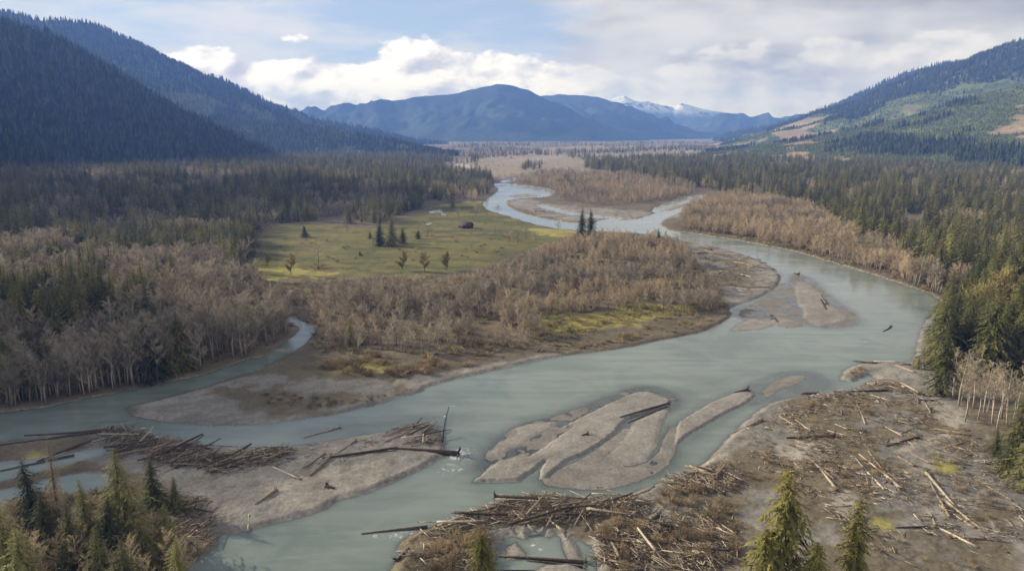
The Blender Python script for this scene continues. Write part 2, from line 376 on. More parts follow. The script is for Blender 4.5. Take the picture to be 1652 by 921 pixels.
leafmat('maple_moss', (0.20, 0.165, 0.065), (0.32, 0.265, 0.12), 0.25, 0.15)
leafmat('twigs', (0.205, 0.176, 0.136), (0.41, 0.35, 0.255), 0.15, 0.2)
leafmat('twigs_tan', (0.34, 0.270, 0.172), (0.54, 0.432, 0.280), 0.15, 0.2)
leafmat('pale_twigs', (0.32, 0.265, 0.19), (0.48, 0.40, 0.30), 0.1, 0.15)
leafmat('willow', (0.20, 0.145, 0.085), (0.34, 0.26, 0.15), 0.15, 0.3)
leafmat('dead_grass', (0.24, 0.19, 0.09), (0.40, 0.33, 0.16), 0.2, 0.3)
def barkmat(name, a, b, sc=6):
    M[name] = mat(name); f = noise(node('ShaderNodeTexCoord').outputs['Object'], sc, 5, 0.6)
    out(princ(scale_col(mixc(sstep(f, 0.35, 0.65), a, b), objrand()*0.5 + 0.75), 0.9, 0.1, f, 0.4, 0.05))
barkmat('bark', (0.07, 0.055, 0.042), (0.14, 0.115, 0.09))
barkmat('alder_bark', (0.22, 0.18, 0.15), (0.46, 0.41, 0.35), 3)
barkmat('pale_bark', (0.30, 0.26, 0.205), (0.52, 0.46, 0.375), 3)
barkmat('drift', (0.125, 0.095, 0.066), (0.33, 0.27, 0.20), 2.2)
barkmat('drift_pale', (0.30, 0.25, 0.19), (0.50, 0.43, 0.34), 2.2)
barkmat('drift_dark', (0.045, 0.036, 0.028), (0.11, 0.088, 0.068), 2.2)
def plain(name, c, rough=0.8):
    M[name] = mat(name); f = noise(pos(), 1.5, 5); out(princ(scale_col(mixc(0.0, c, c), sstep(f, 0.3, 0.7, 0.75, 1.25)), rough, 0.15, f, 0.2, 0.03))
plain('barn_roof', (0.075, 0.052, 0.056)); plain('barn_wall', (0.085, 0.055, 0.050)); plain('barn_dark', (0.02, 0.016, 0.015)); plain('barn_trim', (0.22, 0.18, 0.16))

# ------------------------------------------------------------------ mesh helpers
def mesh_np(name, verts, faces, mats, smooth=False, mi=None):
    me = bpy.data.meshes.new(name); v = np.asarray(verts, np.float32); f = np.asarray(faces, np.int32)
    n = f.shape[1]
    me.vertices.add(len(v)); me.vertices.foreach_set('co', v.ravel())
    me.loops.add(f.size); me.loops.foreach_set('vertex_index', f.ravel())
    me.polygons.add(len(f)); me.polygons.foreach_set('loop_start', np.arange(0, f.size, n, dtype=np.int32))
    me.polygons.foreach_set('loop_total', np.full(len(f), n, np.int32))
    if smooth: me.polygons.foreach_set('use_smooth', np.ones(len(f), bool))
    for q in mats: me.materials.append(q)
    if mi is not None: me.polygons.foreach_set('material_index', np.asarray(mi, np.int32))
    me.update(calc_edges=True); me.validate()
    return me
def obj(name, me, parent=None, loc=None):
    o = bpy.data.objects.new(name, me); COL.objects.link(o)
    if parent: o.parent = parent
    if loc is not None: o.location = loc
    return o
def tag(o, label=None, cat=None, group=None, kind=None):
    for k_, v in (('label', label), ('category', cat), ('group', group), ('kind', kind)):
        if v: o[k_] = v
    return o
def addattr(me, name, data, t='FLOAT'):
    a = me.attributes.new(name, t, 'POINT')
    if t == 'FLOAT_COLOR':
        d = np.ones((len(me.vertices), 4), np.float32); d[:, :3] = data; a.data.foreach_set('color', d.ravel())
    elif t == 'FLOAT_VECTOR': a.data.foreach_set('vector', np.asarray(data, np.float32).ravel())
    else: a.data.foreach_set('value', np.asarray(data))
def gridfaces(nr, nc, wrap=False):
    i = np.arange(nr*nc).reshape(nr, nc)
    if wrap: i = np.hstack([i, i[:, :1]])
    return np.stack([i[:-1, :-1], i[:-1, 1:], i[1:, 1:], i[1:, :-1]], -1).reshape(-1, 4)

# ------------------------------------------------------------------ ground sheet (fine in the valley, reaching the horizon all round)
def rows(step_px, y0=985, y1=300):
    return CAMZ*F/(np.arange(y0, y1, -step_px) - YH)
ang = np.concatenate([np.arange(-180, -52, 4.0), np.degrees(np.arctan((np.arange(-420, -60, 8) - W/2)/F)),
                      np.degrees(np.arctan((np.arange(-60, 1713, 1.9) - W/2)/F)), np.degrees(np.arctan((np.arange(1716, 2080, 8) - W/2)/F)), np.arange(49, 180, 4.0)])
ang = np.unique(np.round(ang, 5))
rr = rows(1.35); rr = np.concatenate([[4, 40, 90, 125], rr])
g_ = [rr[-1]]
while g_[-1] < 15200: g_.append(g_[-1]*(1.018 if g_[-1] < 3500 else 1.06))
rr = np.concatenate([rr, g_[1:]])
A_, R_ = np.meshgrid(np.radians(ang), rr); gx, gy = (np.sin(A_)*R_).ravel(), (np.cos(A_)*R_).ravel()
gz, gs_, gc_ = terrain(gx, gy, True)
gz = np.where(np.hypot(gx, gy) > 1800, np.maximum(gz, 0.4), gz)
me = mesh_np('ground', np.stack([gx, gy, gz], 1), gridfaces(len(rr), len(ang), True), [M['ground']], True)
addattr(me, 'cover', gc_, 'FLOAT_COLOR')
tag(obj('ground', me), 'valley floor of gravel bars, meadow and leaf litter', None, None, 'structure')

# ------------------------------------------------------------------ water sheet
FOAM = [((737,736),4.5,1.0),((742,730),6,.9),((728,756),6,.75),((715,690),3,.6),((730,655),2.5,.7),((720,672),2.5,.7),((640,862),3,.8),((610,862),3,.8),((665,858),3,.8),((685,853),3,.8),
        ((235,700),6,.85),((222,694),5,.85),((195,690),4,.7),((248,706),5,.8),((325,722),3,.6),((90,694),6,.5),((40,700),7,.5),
        ((1040,358),18,.75),((1062,350),14,.75),((1100,336),12,.7),((1000,358),12,.7),((1095,322),14,.7),((985,355),12,.7),
        ((835,330),14,.45),((800,325),16,.45),((880,308),16,.5),((905,358),10,.45),((400,600),7,.6),((415,598),6,.75),((475,545),9,.55),((495,525),9,.55),((460,514),9,.6),
        ((1255,500),4,.4),((1238,650),3,.7),((1225,646),3,.6),((1395,552),3,.8),((1190,500),5,.6),((862,878),3,.7),((870,885),2,.7),((1130,318),14,.7)]
wa_ = ang[(ang > -48) & (ang < 46)]; wr = np.concatenate([rows(2.2, 985, 262)])
A_, R_ = np.meshgrid(np.radians(wa_[::2]), wr); wx, wy = (np.sin(A_)*R_).ravel(), (np.cos(A_)*R_).ravel()
wz, ws_ = terrain(wx, wy)
fm = np.zeros(wx.shape)
for (p, r_, a_) in FOAM:
    q = gnd([p])[0]; dd = np.hypot(wx - q[0], (wy - q[1])*0.8); fm = np.maximum(fm, a_*np.exp(-(dd/r_)**2))
fq = gridfaces(len(wr), len(wa_[::2]))
keep = (wz[fq].min(1) < 0.12)
fq = fq[keep]; used = np.unique(fq); re = np.zeros(len(wx), np.int64); re[used] = np.arange(len(used))
me = mesh_np('river', np.stack([wx[used], wy[used], np.zeros(len(used))], 1), re[fq], [M['water']], True)
addattr(me, 'depth', np.maximum(-wz[used], 0).astype(np.float32)); addattr(me, 'foam', fm[used].astype(np.float32))
tag(obj('river', me), 'milky grey-green braided river', None, None, 'structure')

# ------------------------------------------------------------------ hills and mountains: ridge lines given by their skyline
class Hill:
    def __init__(s, name, label, ridge, slope, xr, dr, res, material, colour, rough=1.0, seed=1, kind='structure', curve=1.15):
        s.R = np.array([at_dist(*p) for p in ridge]); s.slope, s.seed, s.rough, s.curve = slope, seed, rough, curve
        px = np.linspace(xr[0], xr[1], res[0]); dd = np.geomspace(dr[0], dr[1], res[1])
        X, D = np.meshgrid((px - W/2)/F, dd); x, y = (X*D).ravel(), D.ravel()
        z = s.h(x, y); f = gridfaces(res[1], res[0]); f = f[z[f].max(1) > -6]
        u = np.unique(f); re = np.zeros(len(x), np.int64); re[u] = np.arange(len(u))
        s.x, s.y, s.z = x[u], y[u], z[u]
        s.me = mesh_np(name, np.stack([s.x, s.y, s.z], 1), re[f], [M[material]], True)
        addattr(s.me, 'cover', colour(s.x, s.y, s.z), 'FLOAT_COLOR')
        tag(obj(name, s.me), label, None, None, kind)
        s.f = re[f]
    def h(s, x, y):
        best = np.full(x.shape, -1e9)
        w = s.rough
        wx_ = x + fbm(x/500, y/500, s.seed + 5, 3)*260*w; wy_ = y + fbm(x/500, y/500, s.seed + 9, 3)*260*w
        for i in range(len(s.R) - 1):
            a, b = s.R[i], s.R[i + 1]; e = b[:2] - a[:2]
            t = np.clip(((x - a[0])*e[0] + (y - a[1])*e[1])/(e @ e), 0, 1)
            zr = a[2] + t*(b[2] - a[2])
            D0 = np.hypot(x - a[0] - t*e[0], y - a[1] - t*e[1])
            t2 = np.clip(((wx_ - a[0])*e[0] + (wy_ - a[1])*e[1])/(e @ e), 0, 1)
            D1 = np.hypot(wx_ - a[0] - t2*e[0], wy_ - a[1] - t2*e[1])
            D = D0 + (D1 - D0)*ss(D0, 0, 400*w)
            L = np.maximum(zr, 30)/s.slope
            q = 1 - np.abs(D)/L
            best = np.maximum(best, np.where(q > 0, zr*np.power(np.maximum(q, 0), s.curve), zr*0 + q*40))
        g = fbm(x/170/w, y/170/w, s.seed, 5)
        if w > 1.5:
            rg = 1 - np.abs(fbm(x/620, y/900, s.seed + 31, 5))*4; g = g + (rg - 0.55)*3.4*ss(best, 60, 240)*(1 - 0.85*ss(best, 300, 560))
        return best + g*26*w*ss(best, 0, 120)
    def scatter(s, spacing, front=True):
        """random surface points on faces turned to the valley"""
        v = np.stack([s.x, s.y, s.z], 1); f = s.f
        a, b, c_, d_ = (v[f[:, i]] for i in range(4))
        nrm = np.cross(c_ - a, d_ - b); area = np.linalg.norm(nrm, axis=1)/2
        sgn = np.where(nrm[:, 2] < 0, -1.0, 1.0); nrm = nrm*sgn[:, None]
        cen = (a + c_)/2; vis = (nrm*(np.array([0, 0, CAMZ]) - cen)).sum(1)/(np.linalg.norm(nrm, axis=1)*np.linalg.norm(cen, axis=1) + 1e-9)
        wgt = area/np.maximum(spacing, 1)**2*(vis > -0.10)*(cen[:, 2] > 0)
        n = rng.poisson(wgt); idx = np.repeat(np.arange(len(f)), n)
        u_, w_ = rng.random(len(idx)), rng.random(len(idx))
        p = (a[idx]*(1 - u_[:, None]) + b[idx]*u_[:, None])*(1 - w_[:, None]) + (d_[idx]*(1 - u_[:, None]) + c_[idx]*u_[:, None])*w_[:, None]
        return p
def flatc(c, amp=0.3, sc=300.0):
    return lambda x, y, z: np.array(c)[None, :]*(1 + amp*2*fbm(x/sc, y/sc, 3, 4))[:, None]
def green_hill(x, y, z):
    n = fbm(x/330, y/330, 61, 4) + 0.35*fbm(x/90, y/90, 66, 3)
    dark = np.array((0.045, 0.055, 0.035)); lt = np.array((0.115, 0.140, 0.062)); br = np.array((0.27, 0.205, 0.140))
    a = ss(n, -0.16, -0.04)[:, None]; b = (ss(n, 0.09, 0.15)*ss(-z, -300, -80))[:, None]
    c = dark*(1 - a) + lt*a
    return c*(1 - b) + br*b
def snowy(x, y, z):
    a = ss(z + 260*fbm(x/500, y/500, 5, 5), 280, 520)[:, None]
    return np.array((0.07, 0.085, 0.11))*(1 - a) + np.array((0.82, 0.85, 0.90))*a
def bluehill(x, y, z):
    n = fbm(x/700, y/700, 15, 5)
    c = np.array((0.040, 0.052, 0.036))[None]*(1 + 1.1*n)[:, None]
    a = (ss(z + 240*fbm(x/300, y/300, 25, 4), 640, 680)*0.5)[:, None]
    return np.clip(c*(1 - a) + a*0.7, 0.01, 0.9)
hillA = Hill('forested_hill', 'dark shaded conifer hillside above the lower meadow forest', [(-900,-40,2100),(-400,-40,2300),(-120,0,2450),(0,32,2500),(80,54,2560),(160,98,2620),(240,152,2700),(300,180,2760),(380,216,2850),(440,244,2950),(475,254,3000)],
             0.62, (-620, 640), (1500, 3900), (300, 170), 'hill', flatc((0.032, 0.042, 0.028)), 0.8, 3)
def ridge_px(x, y, z, d_=None):   # a ridge point given in metres
    px, py, w_ = project([(x, y, z)]); return (float(px[0]), float(py[0]), y)
hillS = Hill('added_shade_hill', 'added steep forested hill that shades the valley forest', [ridge_px(-1950, 1050, 650), ridge_px(-1950, 1350, 760), ridge_px(-2250, 1650, 850), ridge_px(-2500, 1850, 850), ridge_px(-2700, 2300, 780)],
             1.05, (-2000, 330), (700, 3000), (150, 110), 'hill', flatc((0.032, 0.042, 0.028)), 0.5, 83)  # hill added at the side of the view to throw shade on the forest
hillB = Hill('forested_ridge', 'higher forested ridge behind the dark hillside with paler lower slope', [(-900,60,4000),(-300,25,4200),(0,18,4350),(30,20,4350),(50,31,4350),(95,31,4400),(150,38,4450),(200,66,4500),(260,101,4550),(310,121,4650),(350,126,4700),(400,156,4800),(450,181,4900),(520,193,5000),(590,206,5200),(660,224,5500),(730,233,5900)],
             0.42, (-500, 850), (2700, 7000), (330, 170), 'hill', green_hill, 1.2, 11, curve=1.35)
hillC = Hill('forested_toe', 'low forested toe of the ridge running out behind the meadow forest', [(250,170,3900),(340,186,3800),(420,197,3700),(500,205,3600),(560,213,3450),(620,225,3300),(680,241,3100),(735,254,2900)],
             0.24, (150, 850), (2300, 5000), (200, 120), 'hill', green_hill, 0.7, 19, curve=1.4)
hillR1 = Hill('far_wooded_hill', 'dark blue wooded hill with cloud resting on its shoulder', [(2000,110,6300),(1700,100,6300),(1520,102,6300),(1480,111,6300),(1440,126,6400),(1400,146,6500),(1350,167,6700),(1300,186,6900),(1240,203,7200),(1180,212,7700)],
             0.5, (1080, 2100), (4800, 9000), (220, 130), 'hill', flatc((0.034, 0.044, 0.030)), 1.4, 23)
hillR2 = Hill('wooded_hill', 'long wooded hillside with grey-brown and green patches', [(2300,60,4200),(1900,45,4300),(1652,62,4500),(1600,82,4600),(1560,96,4700),(1500,113,4850),(1430,150,5200),(1360,180,5600),(1280,202,6100),(1200,217,6600)],
             0.36, (1050, 2300), (2400, 7800), (300, 190), 'hill', green_hill, 1.2, 31, curve=1.3)
hillR3 = Hill('clearcut_slope', 'pale green replanted slope with brown clear-cut patches', [(2500,20,2500),(2000,70,2700),(1800,105,2800),(1652,136,2900),(1560,184,3000),(1490,212,3100),(1400,228,3300),(1300,240,3600)],
             0.22, (1000, 2500), (1300, 5000), (300, 170), 'hill', green_hill, 0.8, 43, curve=1.6)
hillM1 = Hill('mountain', 'broad blue forested mountain closing the valley under the cloud bank', [(250,215,7800),(380,196,8100),(440,186,8300),(520,180,8500),(600,169,8500),(660,160,8500),(720,154,8500),(770,142,8500),(800,137,8500),(832,142,8500),(850,145,8550),(880,166,8600),(930,184,8700),(1000,206,8800),(1060,218,8900)],
             0.42, (150, 1250), (6500, 11000), (300, 150), 'hill', bluehill, 1.8, 53, curve=1.25)
hillM2 = Hill('mountain_shoulder', 'second blue mountain behind the broad one', [(780,175,10200),(868,157,10200),(900,151,10200),(930,153,10200),(965,155,10200),(1000,171,10200),(1060,190,10300),(1140,211,10400),(1180,218,10400)],
             0.42, (640, 1330), (8800, 12200), (220, 110), 'hill', bluehill, 1.8, 59, curve=1.25)
hillM3 = Hill('far_mountain', 'faint blue mountain far up the valley', [(1060,214,11800),(1130,202,11800),(1165,187,11800),(1195,180,11800),(1215,182,11800),(1240,187,11800),(1275,181,11800),(1310,186,11800),(1400,195,11800)],
             0.45, (1000, 1500), (10800, 13000), (180, 90), 'hill', bluehill, 1.6, 67)
hillM4 = Hill('snowy_mountain', 'snow-covered peaks beyond the blue mountains', [(880,175,13600),(950,164,13600),(985,160,13600),(1008,155,13600),(1022,162,13600),(1045,164,13600),(1060,169,13600),(1085,173,13600),(1100,167,13600),(1120,172,13600),(1135,176,13600),(1165,181,13600),(1200,192,13600)],
             0.6, (800, 1330), (12300, 14900), (240, 110), 'snow', snowy, 1.2, 73)

# ------------------------------------------------------------------ tree prototypes (kept out of the scene, copied into it)
def tube(path, rad, n=6):
    path = np.asarray(path, float); V_, F_ = [], []
    for i, p in enumerate(path):
        a = path[min(i + 1, len(path) - 1)] - path[max(i - 1, 0)]; a /= np.linalg.norm(a) + 1e-9
        u = np.cross(a, [0.31, 0.2, 0.93] if abs(a[2]) < 0.9 else [1, 0, 0]); u /= np.linalg.norm(u); w = np.cross(a, u)
        for k_ in range(n):
            t = 2*math.pi*k_/n; V_.append(p + rad[i]*(math.cos(t)*u + math.sin(t)*w))
    for i in range(len(path) - 1):
        for k_ in range(n):
            F_.append((i*n + k_, i*n + (k_ + 1) % n, (i + 1)*n + (k_ + 1) % n)); F_.append((i*n + k_, (i + 1)*n + (k_ + 1) % n, (i + 1)*n + k_))
    c0, c1 = len(V_), len(V_) + 1; V_ += [path[0], path[-1]]
    for k_ in range(n):
        F_.append((c0, (k_ + 1) % n, k_)); F_.append((c1, (len(path) - 1)*n + k_, (len(path) - 1)*n + (k_ + 1) % n))
    return V_, F_
class MB:
    def __init__(s): s.v, s.f = [], []
    def add(s, vf):
        o = len(s.v); s.v += [tuple(p) for p in vf[0]]; s.f += [tuple(i + o for i in q) for q in vf[1]]; return s
    def tri(s, a, b, c_): s.add(([a, b, c_], [(0, 1, 2)]))
    def me(s, name, m_, smooth=False): return mesh_np(name, s.v, s.f, [m_], smooth)
def conifer(r, whorls=26, per=6, sprays=9, width=0.17, bare=0.10, lean=0.02, thin=1.0, pw=0.78):
    """unit-height conifer: trunk mesh builder, crown mesh builder"""
    T, C = MB(), MB()
    lx, ly = r.uniform(-lean, lean), r.uniform(-lean, lean)
    ax = lambda z: np.array([lx*z*z, ly*z*z, z])
    T.add(tube([ax(z) for z in (0, .25, .5, .75, .97)], [.016, .0125, .009, .005, .0012], 6))
    for i in range(whorls):
        t = i/(whorls - 1); z = bare + (0.99 - bare)*t**0.92
        Lw = width*((1 - t)**pw)*(0.70 + 0.6*r.random()) + 0.012
        if t < 0.15: Lw *= 0.6 + 2.2*t
        for j_ in range(per):
            if r.random() > thin: continue
            a = 2*math.pi*(j_ + r.random()*0.8)/per + i*1.3; L = Lw*(0.65 + 0.55*r.random())
            dr = -0.25 - 0.35*(1 - t) + 0.7*max(0, t - 0.75)
            base = ax(z); d_ = np.array([math.cos(a), math.sin(a), dr]); side = np.array([-math.sin(a), math.cos(a), 0])
            for q in range(sprays):
                s_ = (q + r.random())/sprays*0.95 + 0.05
                p = base + d_*L*s_ + np.array([0, 0, -0.12*L*s_*s_])
                wv = L*(0.26*(1 - 0.55*s_)) + 0.004
                o = side*r.uniform(-1, 1)*wv; tip = p + d_*L*0.16*r.uniform(.5, 1.3) + o*1.3 + np.array([0, 0, -L*r.uniform(.02, .22)])
                w2 = np.array([side[0]*.5, side[1]*.5, r.uniform(-.4, .4)])*wv*0.55
                C.tri(p + w2, p - w2 + o*0.2, tip)
    return T, C
def conifer_low(r, layers=7, n=6, width=0.15):
    C = MB()
    for i in range(layers):
        t = i/layers; z0 = 0.05 + 0.9*t; z1 = min(1.0, z0 + 0.30 - 0.1*t); w_ = width*(1 - t)**0.8*(0.8 + .4*r.random()) + .012
        a0 = r.random()*6
        for j_ in range(n):
            a = a0 + 2*math.pi*j_/n; b = a + 2*math.pi/n*(0.85 + .3*r.random())
            w1, w2 = w_*(0.7 + .6*r.random()), w_*(0.7 + .6*r.random())
            C.tri((math.cos(a)*w1, math.sin(a)*w1, z0 - .05*r.random()), (math.cos(b)*w2, math.sin(b)*w2, z0 - .05*r.random()), (r.uniform(-.01, .01), r.uniform(-.01, .01), z1))
    return C
def broad(r, limbs=12, twig=26, fine=2, spread=0.30, clear=0.28, wt=0.0045, trunks=1, upright=0.9):
    """unit-height leafless tree: forking trunk, ascending limbs, sprays of bare twigs"""
    T, C = MB(), MB()
    for k_ in range(trunks):
        bx, by = (r.uniform(-.05, .05), r.uniform(-.05, .05)) if trunks > 1 else (0, 0)
        lx, ly = r.uniform(-.10, .10)*(1 + trunks*.3), r.uniform(-.10, .10)*(1 + trunks*.3)
        ax = lambda z: np.array([bx + lx*z*z + .012*math.sin(z*7 + k_), by + ly*z*z + .012*math.cos(z*6 + k_), z])
        top = r.uniform(.86, .96)
        T.add(tube([ax(z) for z in (0, top*.3, top*.6, top*.85, top)], [.015, .011, .0075, .004, .0012], 6))
        for i in range(limbs):
            t = (i + r.random())/limbs; z = clear + (top - clear - .04)*t
            a = r.random()*6.283; L = spread*(1 - .62*t)*r.uniform(.65, 1.15)
            d_ = np.array([math.cos(a)*(1 - .35*upright), math.sin(a)*(1 - .35*upright), r.uniform(.45, 1.0)*upright + .1*(1-upright)]); d_ /= np.linalg.norm(d_)
            p0 = ax(z); p1 = p0 + d_*L*.5; p2 = p1 + (d_ + np.array([0, 0, .30*upright]))*L*.5
            T.add(tube([p0, p1, p2], [.0052*(1 - .5*t), .0036*(1 - .5*t), .001], 3))
            for q in range(twig):
                s_ = r.random()**.7; b = (p0 + (p1 - p0)*s_*2) if s_ < .5 else (p1 + (p2 - p1)*(s_*2 - 1))
                e = d_*r.uniform(.1, .8) + np.array([r.uniform(-.8, .8), r.uniform(-.8, .8), r.uniform(-.1, .95)])
                e *= L*r.uniform(.22, .52)/(np.linalg.norm(e) + .1); tip = b + e
                w_ = np.cross(e, [r.uniform(-1, 1), r.uniform(-1, 1), r.uniform(-1, 1)]); w_ *= wt/(np.linalg.norm(w_) + 1e-9)
                C.tri(b + w_*.5, b - w_*.5, tip)
                for g in range(fine):
                    b2 = b + e*r.uniform(.2, .95); e2 = e*r.uniform(.25, .5) + np.array([r.uniform(-1, 1), r.uniform(-1, 1), r.uniform(-.3, 1)])*L*.12
                    w2 = np.cross(e2, [r.uniform(-1, 1), r.uniform(-1, 1), r.uniform(-1, 1)]); w2 *= wt*.9/(np.linalg.norm(w2) + 1e-9)
                    C.tri(b2 + w2*.5, b2 - w2*.5, b2 + e2)
    return T, C
def shrub(r, stems=60, wt=.02):
    T, C = MB(), MB()
    for i in range(5):
        a = r.random()*6.28; T.add(tube([(0, 0, 0), (math.cos(a)*.2, math.sin(a)*.2, .35), (math.cos(a)*.38, math.sin(a)*.38, .75)], [.025, .015, .004], 3))
    for i in range(stems):
        a = r.random()*6.28; q = r.random()**.6*.5; b = np.array([math.cos(a)*q*.5, math.sin(a)*q*.5, 0.02])
        tip = np.array([math.cos(a)*q*1.25, math.sin(a)*q*1.25, r.uniform(.55, 1.0)*(1 - .5*q)]); e = tip - b
        for g in range(5):
            b2 = b + e*r.uniform(.1, .9); e2 = e*.35 + np.array([r.uniform(-1, 1), r.uniform(-1, 1), r.uniform(-.2, .9)])*.22
            w2 = np.cross(e2, [r.uniform(-1, 1), r.uniform(-1, 1), .3]); w2 *= wt/(np.linalg.norm(w2) + 1e-9)
            C.tri(b2 + w2*.5, b2 - w2*.5, b2 + e2)
    return T, C
rr_ = random.Random(5)
PROTO = {}
def reg(kind, builder, n, tm, cm):
    PROTO[kind] = []
    for i in range(n):
        T, C = builder(); PROTO[kind].append((T.me(kind + '_trunk', M[tm], True), C.me(kind + '_crown', M[cm])))
reg('conifer', lambda: conifer(rr_, 34, 7, 12, rr_.uniform(.19, .25), rr_.uniform(.03, .10)), 6, 'bark', 'conifer')
reg('mossy_conifer', lambda: conifer(rr_, 36, 8, 24, rr_.uniform(.23, .28), .02, .06, thin=.66, pw=.42), 3, 'bark', 'mossy')
reg('sparse_conifer', lambda: conifer(rr_, 30, 6, 9, .12, .12, thin=.9), 2, 'bark', 'willow')
reg('alder', lambda: broad(rr_, 17, 28, 3, rr_.uniform(.26, .34), rr_.uniform(.25, .36)), 6, 'alder_bark', 'twigs')
reg('tan_alder', lambda: broad(rr_, 17, 28, 3, rr_.uniform(.24, .30), rr_.uniform(.18, .28)), 4, 'alder_bark', 'twigs_tan')
reg('pale_alder', lambda: broad(rr_, 18, 26, 3, .20, .38, .004), 4, 'pale_bark', 'pale_twigs')
reg('maple', lambda: broad(rr_, 30, 40, 4, rr_.uniform(.36, .44), .10, .010, 1, .7), 4, 'bark', 'maple_moss')
reg('oak', lambda: broad(rr_, 20, 30, 2, .46, .24, .005, 1, .5), 2, 'bark', 'twigs')
reg('shrub', lambda: shrub(rr_), 4, 'bark', 'willow')
reg('thicket_alder', lambda: broad(rr_, 7, 13, 1, .30, .12, .012, 2), 6, 'alder_bark', 'twigs')

# low detail prototypes for the masses
stuff_col = {}
def stuffset(key, meshes):
    c_ = bpy.data.collections.new(key)
    for i, me_ in enumerate(meshes):
        c_.objects.link(bpy.data.objects.new('%s_%02d' % (key, i), me_))
    stuff_col[key] = c_
def joined(T, C, name, tm, cm):
    nv = len(T.v); v = T.v + C.v; f = T.f + [tuple(i + nv for i in q) for q in C.f]
    return mesh_np(name, v, f, [M[tm], M[cm]], False, [0]*len(T.f) + [1]*len(C.f))
stuffset('mass_conifer', [joined(*conifer(rr_, 17, 6, 6, rr_.uniform(.18, .24), .05), 'mc', 'bark', 'conifer') for _ in range(6)])
stuffset('mass_alder', [joined(*broad(rr_, 15, 22, 2, rr_.uniform(.24, .30), rr_.uniform(.12, .24), .0062), 'ma', 'alder_bark', 'twigs') for _ in range(6)])
stuffset('mass_tan', [joined(*broad(rr_, 15, 22, 2, rr_.uniform(.22, .28), rr_.uniform(.08, .16), .0064), 'mt', 'alder_bark', 'twigs_tan') for _ in range(5)])
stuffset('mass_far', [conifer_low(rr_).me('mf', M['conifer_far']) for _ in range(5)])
stuffset('mass_plant', [conifer_low(rr_, 5, 5, .24).me('mp', M['plantation']) for _ in range(4)])
stuffset('mass_shrub', [joined(*shrub(rr_, 24, .035), 'ms', 'bark', 'willow') for _ in range(4)])
stuffset('mass_grass', [joined(*shrub(rr_, 16, .06), 'mg', 'bark', 'dead_grass') for _ in range(3)])

def mass(name, label, key, P_, hgt, wid=1.0):
    """one uncountable mass of plants: points that carry size and turn, filled by geometry nodes"""
    P_ = np.asarray(P_, np.float32)
    if len(P_) == 0: return
    me_ = bpy.data.meshes.new(name); me_.vertices.add(len(P_)); me_.vertices.foreach_set('co', P_.ravel()); me_.update()
    hgt = np.asarray(hgt, np.float32); ww = hgt*wid*rng.uniform(.85, 1.25, len(P_))
    addattr(me_, 'scl', np.stack([ww, ww, hgt], 1), 'FLOAT_VECTOR')
    rt = np.zeros((len(P_), 3)); rt[:, 2] = rng.uniform(0, 6.28, len(P_)); rt[:, :2] = rng.normal(0, .03, (len(P_), 2)); addattr(me_, 'rot', rt, 'FLOAT_VECTOR')
    addattr(me_, 'idx', rng.integers(0, 100, len(P_)).astype(np.int32), 'INT')
    o = tag(obj(name, me_), label, None, None, 'stuff')
    ng = bpy.data.node_groups.new(name, 'GeometryNodeTree')
    ng.interface.new_socket('Geometry', in_out='INPUT', socket_type='NodeSocketGeometry'); ng.interface.new_socket('Geometry', in_out='OUTPUT', socket_type='NodeSocketGeometry')
    gi, go = ng.nodes.new('NodeGroupInput'), ng.nodes.new('NodeGroupOutput')
    ip = ng.nodes.new('GeometryNodeInstanceOnPoints'); ci = ng.nodes.new('GeometryNodeCollectionInfo')
    ci.inputs[0].default_value = stuff_col[key]; ci.inputs['Separate Children'].default_value = True; ci.inputs['Reset Children'].default_value = True
    def na(n_, t):
        a = ng.nodes.new('GeometryNodeInputNamedAttribute'); a.data_type = t; a.inputs[0].default_value = n_; return a.outputs[0]
    L = ng.links.new
    L(gi.outputs[0], ip.inputs['Points']); L(ci.outputs[0], ip.inputs['Instance']); ip.inputs['Pick Instance'].default_value = True
    L(na('idx', 'INT'), ip.inputs['Instance Index']); L(na('rot', 'FLOAT_VECTOR'), ip.inputs['Rotation']); L(na('scl', 'FLOAT_VECTOR'), ip.inputs['Scale'])
    L(ip.outputs[0], go.inputs[0])
    o.modifiers.new('fill', 'NODES').node_group = ng
    return o

TREE_N = {'n': 0}
def tree(name, kind, x, y, z, h, label, cat, group=None, wid=1.0, var=None):
    """one tree: an Empty at the foot with its trunk and crown"""
    T, C = PROTO[kind][(random.randrange(99) if var is None else var) % len(PROTO[kind])]
    e = obj(name, None, None, (x, y, z)); e.empty_display_size = 1
    e.rotation_euler = (random.gauss(0, .025), random.gauss(0, .025), random.random()*6.28)
    w_ = h*wid*random.uniform(.9, 1.15); e.scale = (w_, w_, h)
    obj('trunk', T, e); obj('crown', C, e)
    return tag(e, label, cat, group)

# ------------------------------------------------------------------ where plants grow
def inpoly(p, x, y): return sdf(p, x, y, 1.0) > 0
def scatter(poly_px, spacing, clump=0.0, cs=25.0, seed=0, thin0=650.0, power=1.0):
    p = smooth_poly(gnd(poly_px)); lo, hi = p.min(0), p.max(0)
    n = int((hi[0] - lo[0])*(hi[1] - lo[1])/spacing**2)
    n = min(n, 900000)
    x, y = rng.uniform(lo[0], hi[0], n), rng.uniform(lo[1], hi[1], n)
    d = np.hypot(x, y)
    k_ = rng.random(n) < np.minimum(1, (thin0/d)**power)
    k_ &= np.abs(x)/np.maximum(y, 1) < 0.86
    x, y = x[k_], y[k_]; k_ = inpoly(p, x, y); x, y = x[k_], y[k_]
    if clump:
        k_ = fbm(x/cs, y/cs, seed, 3) > clump; x, y = x[k_], y[k_]
    if len(x) == 0: return np.zeros((0, 3))
    z, s = terrain(x, y); k_ = (s < -1.0)
    return np.stack([x[k_], y[k_], z[k_]], 1)
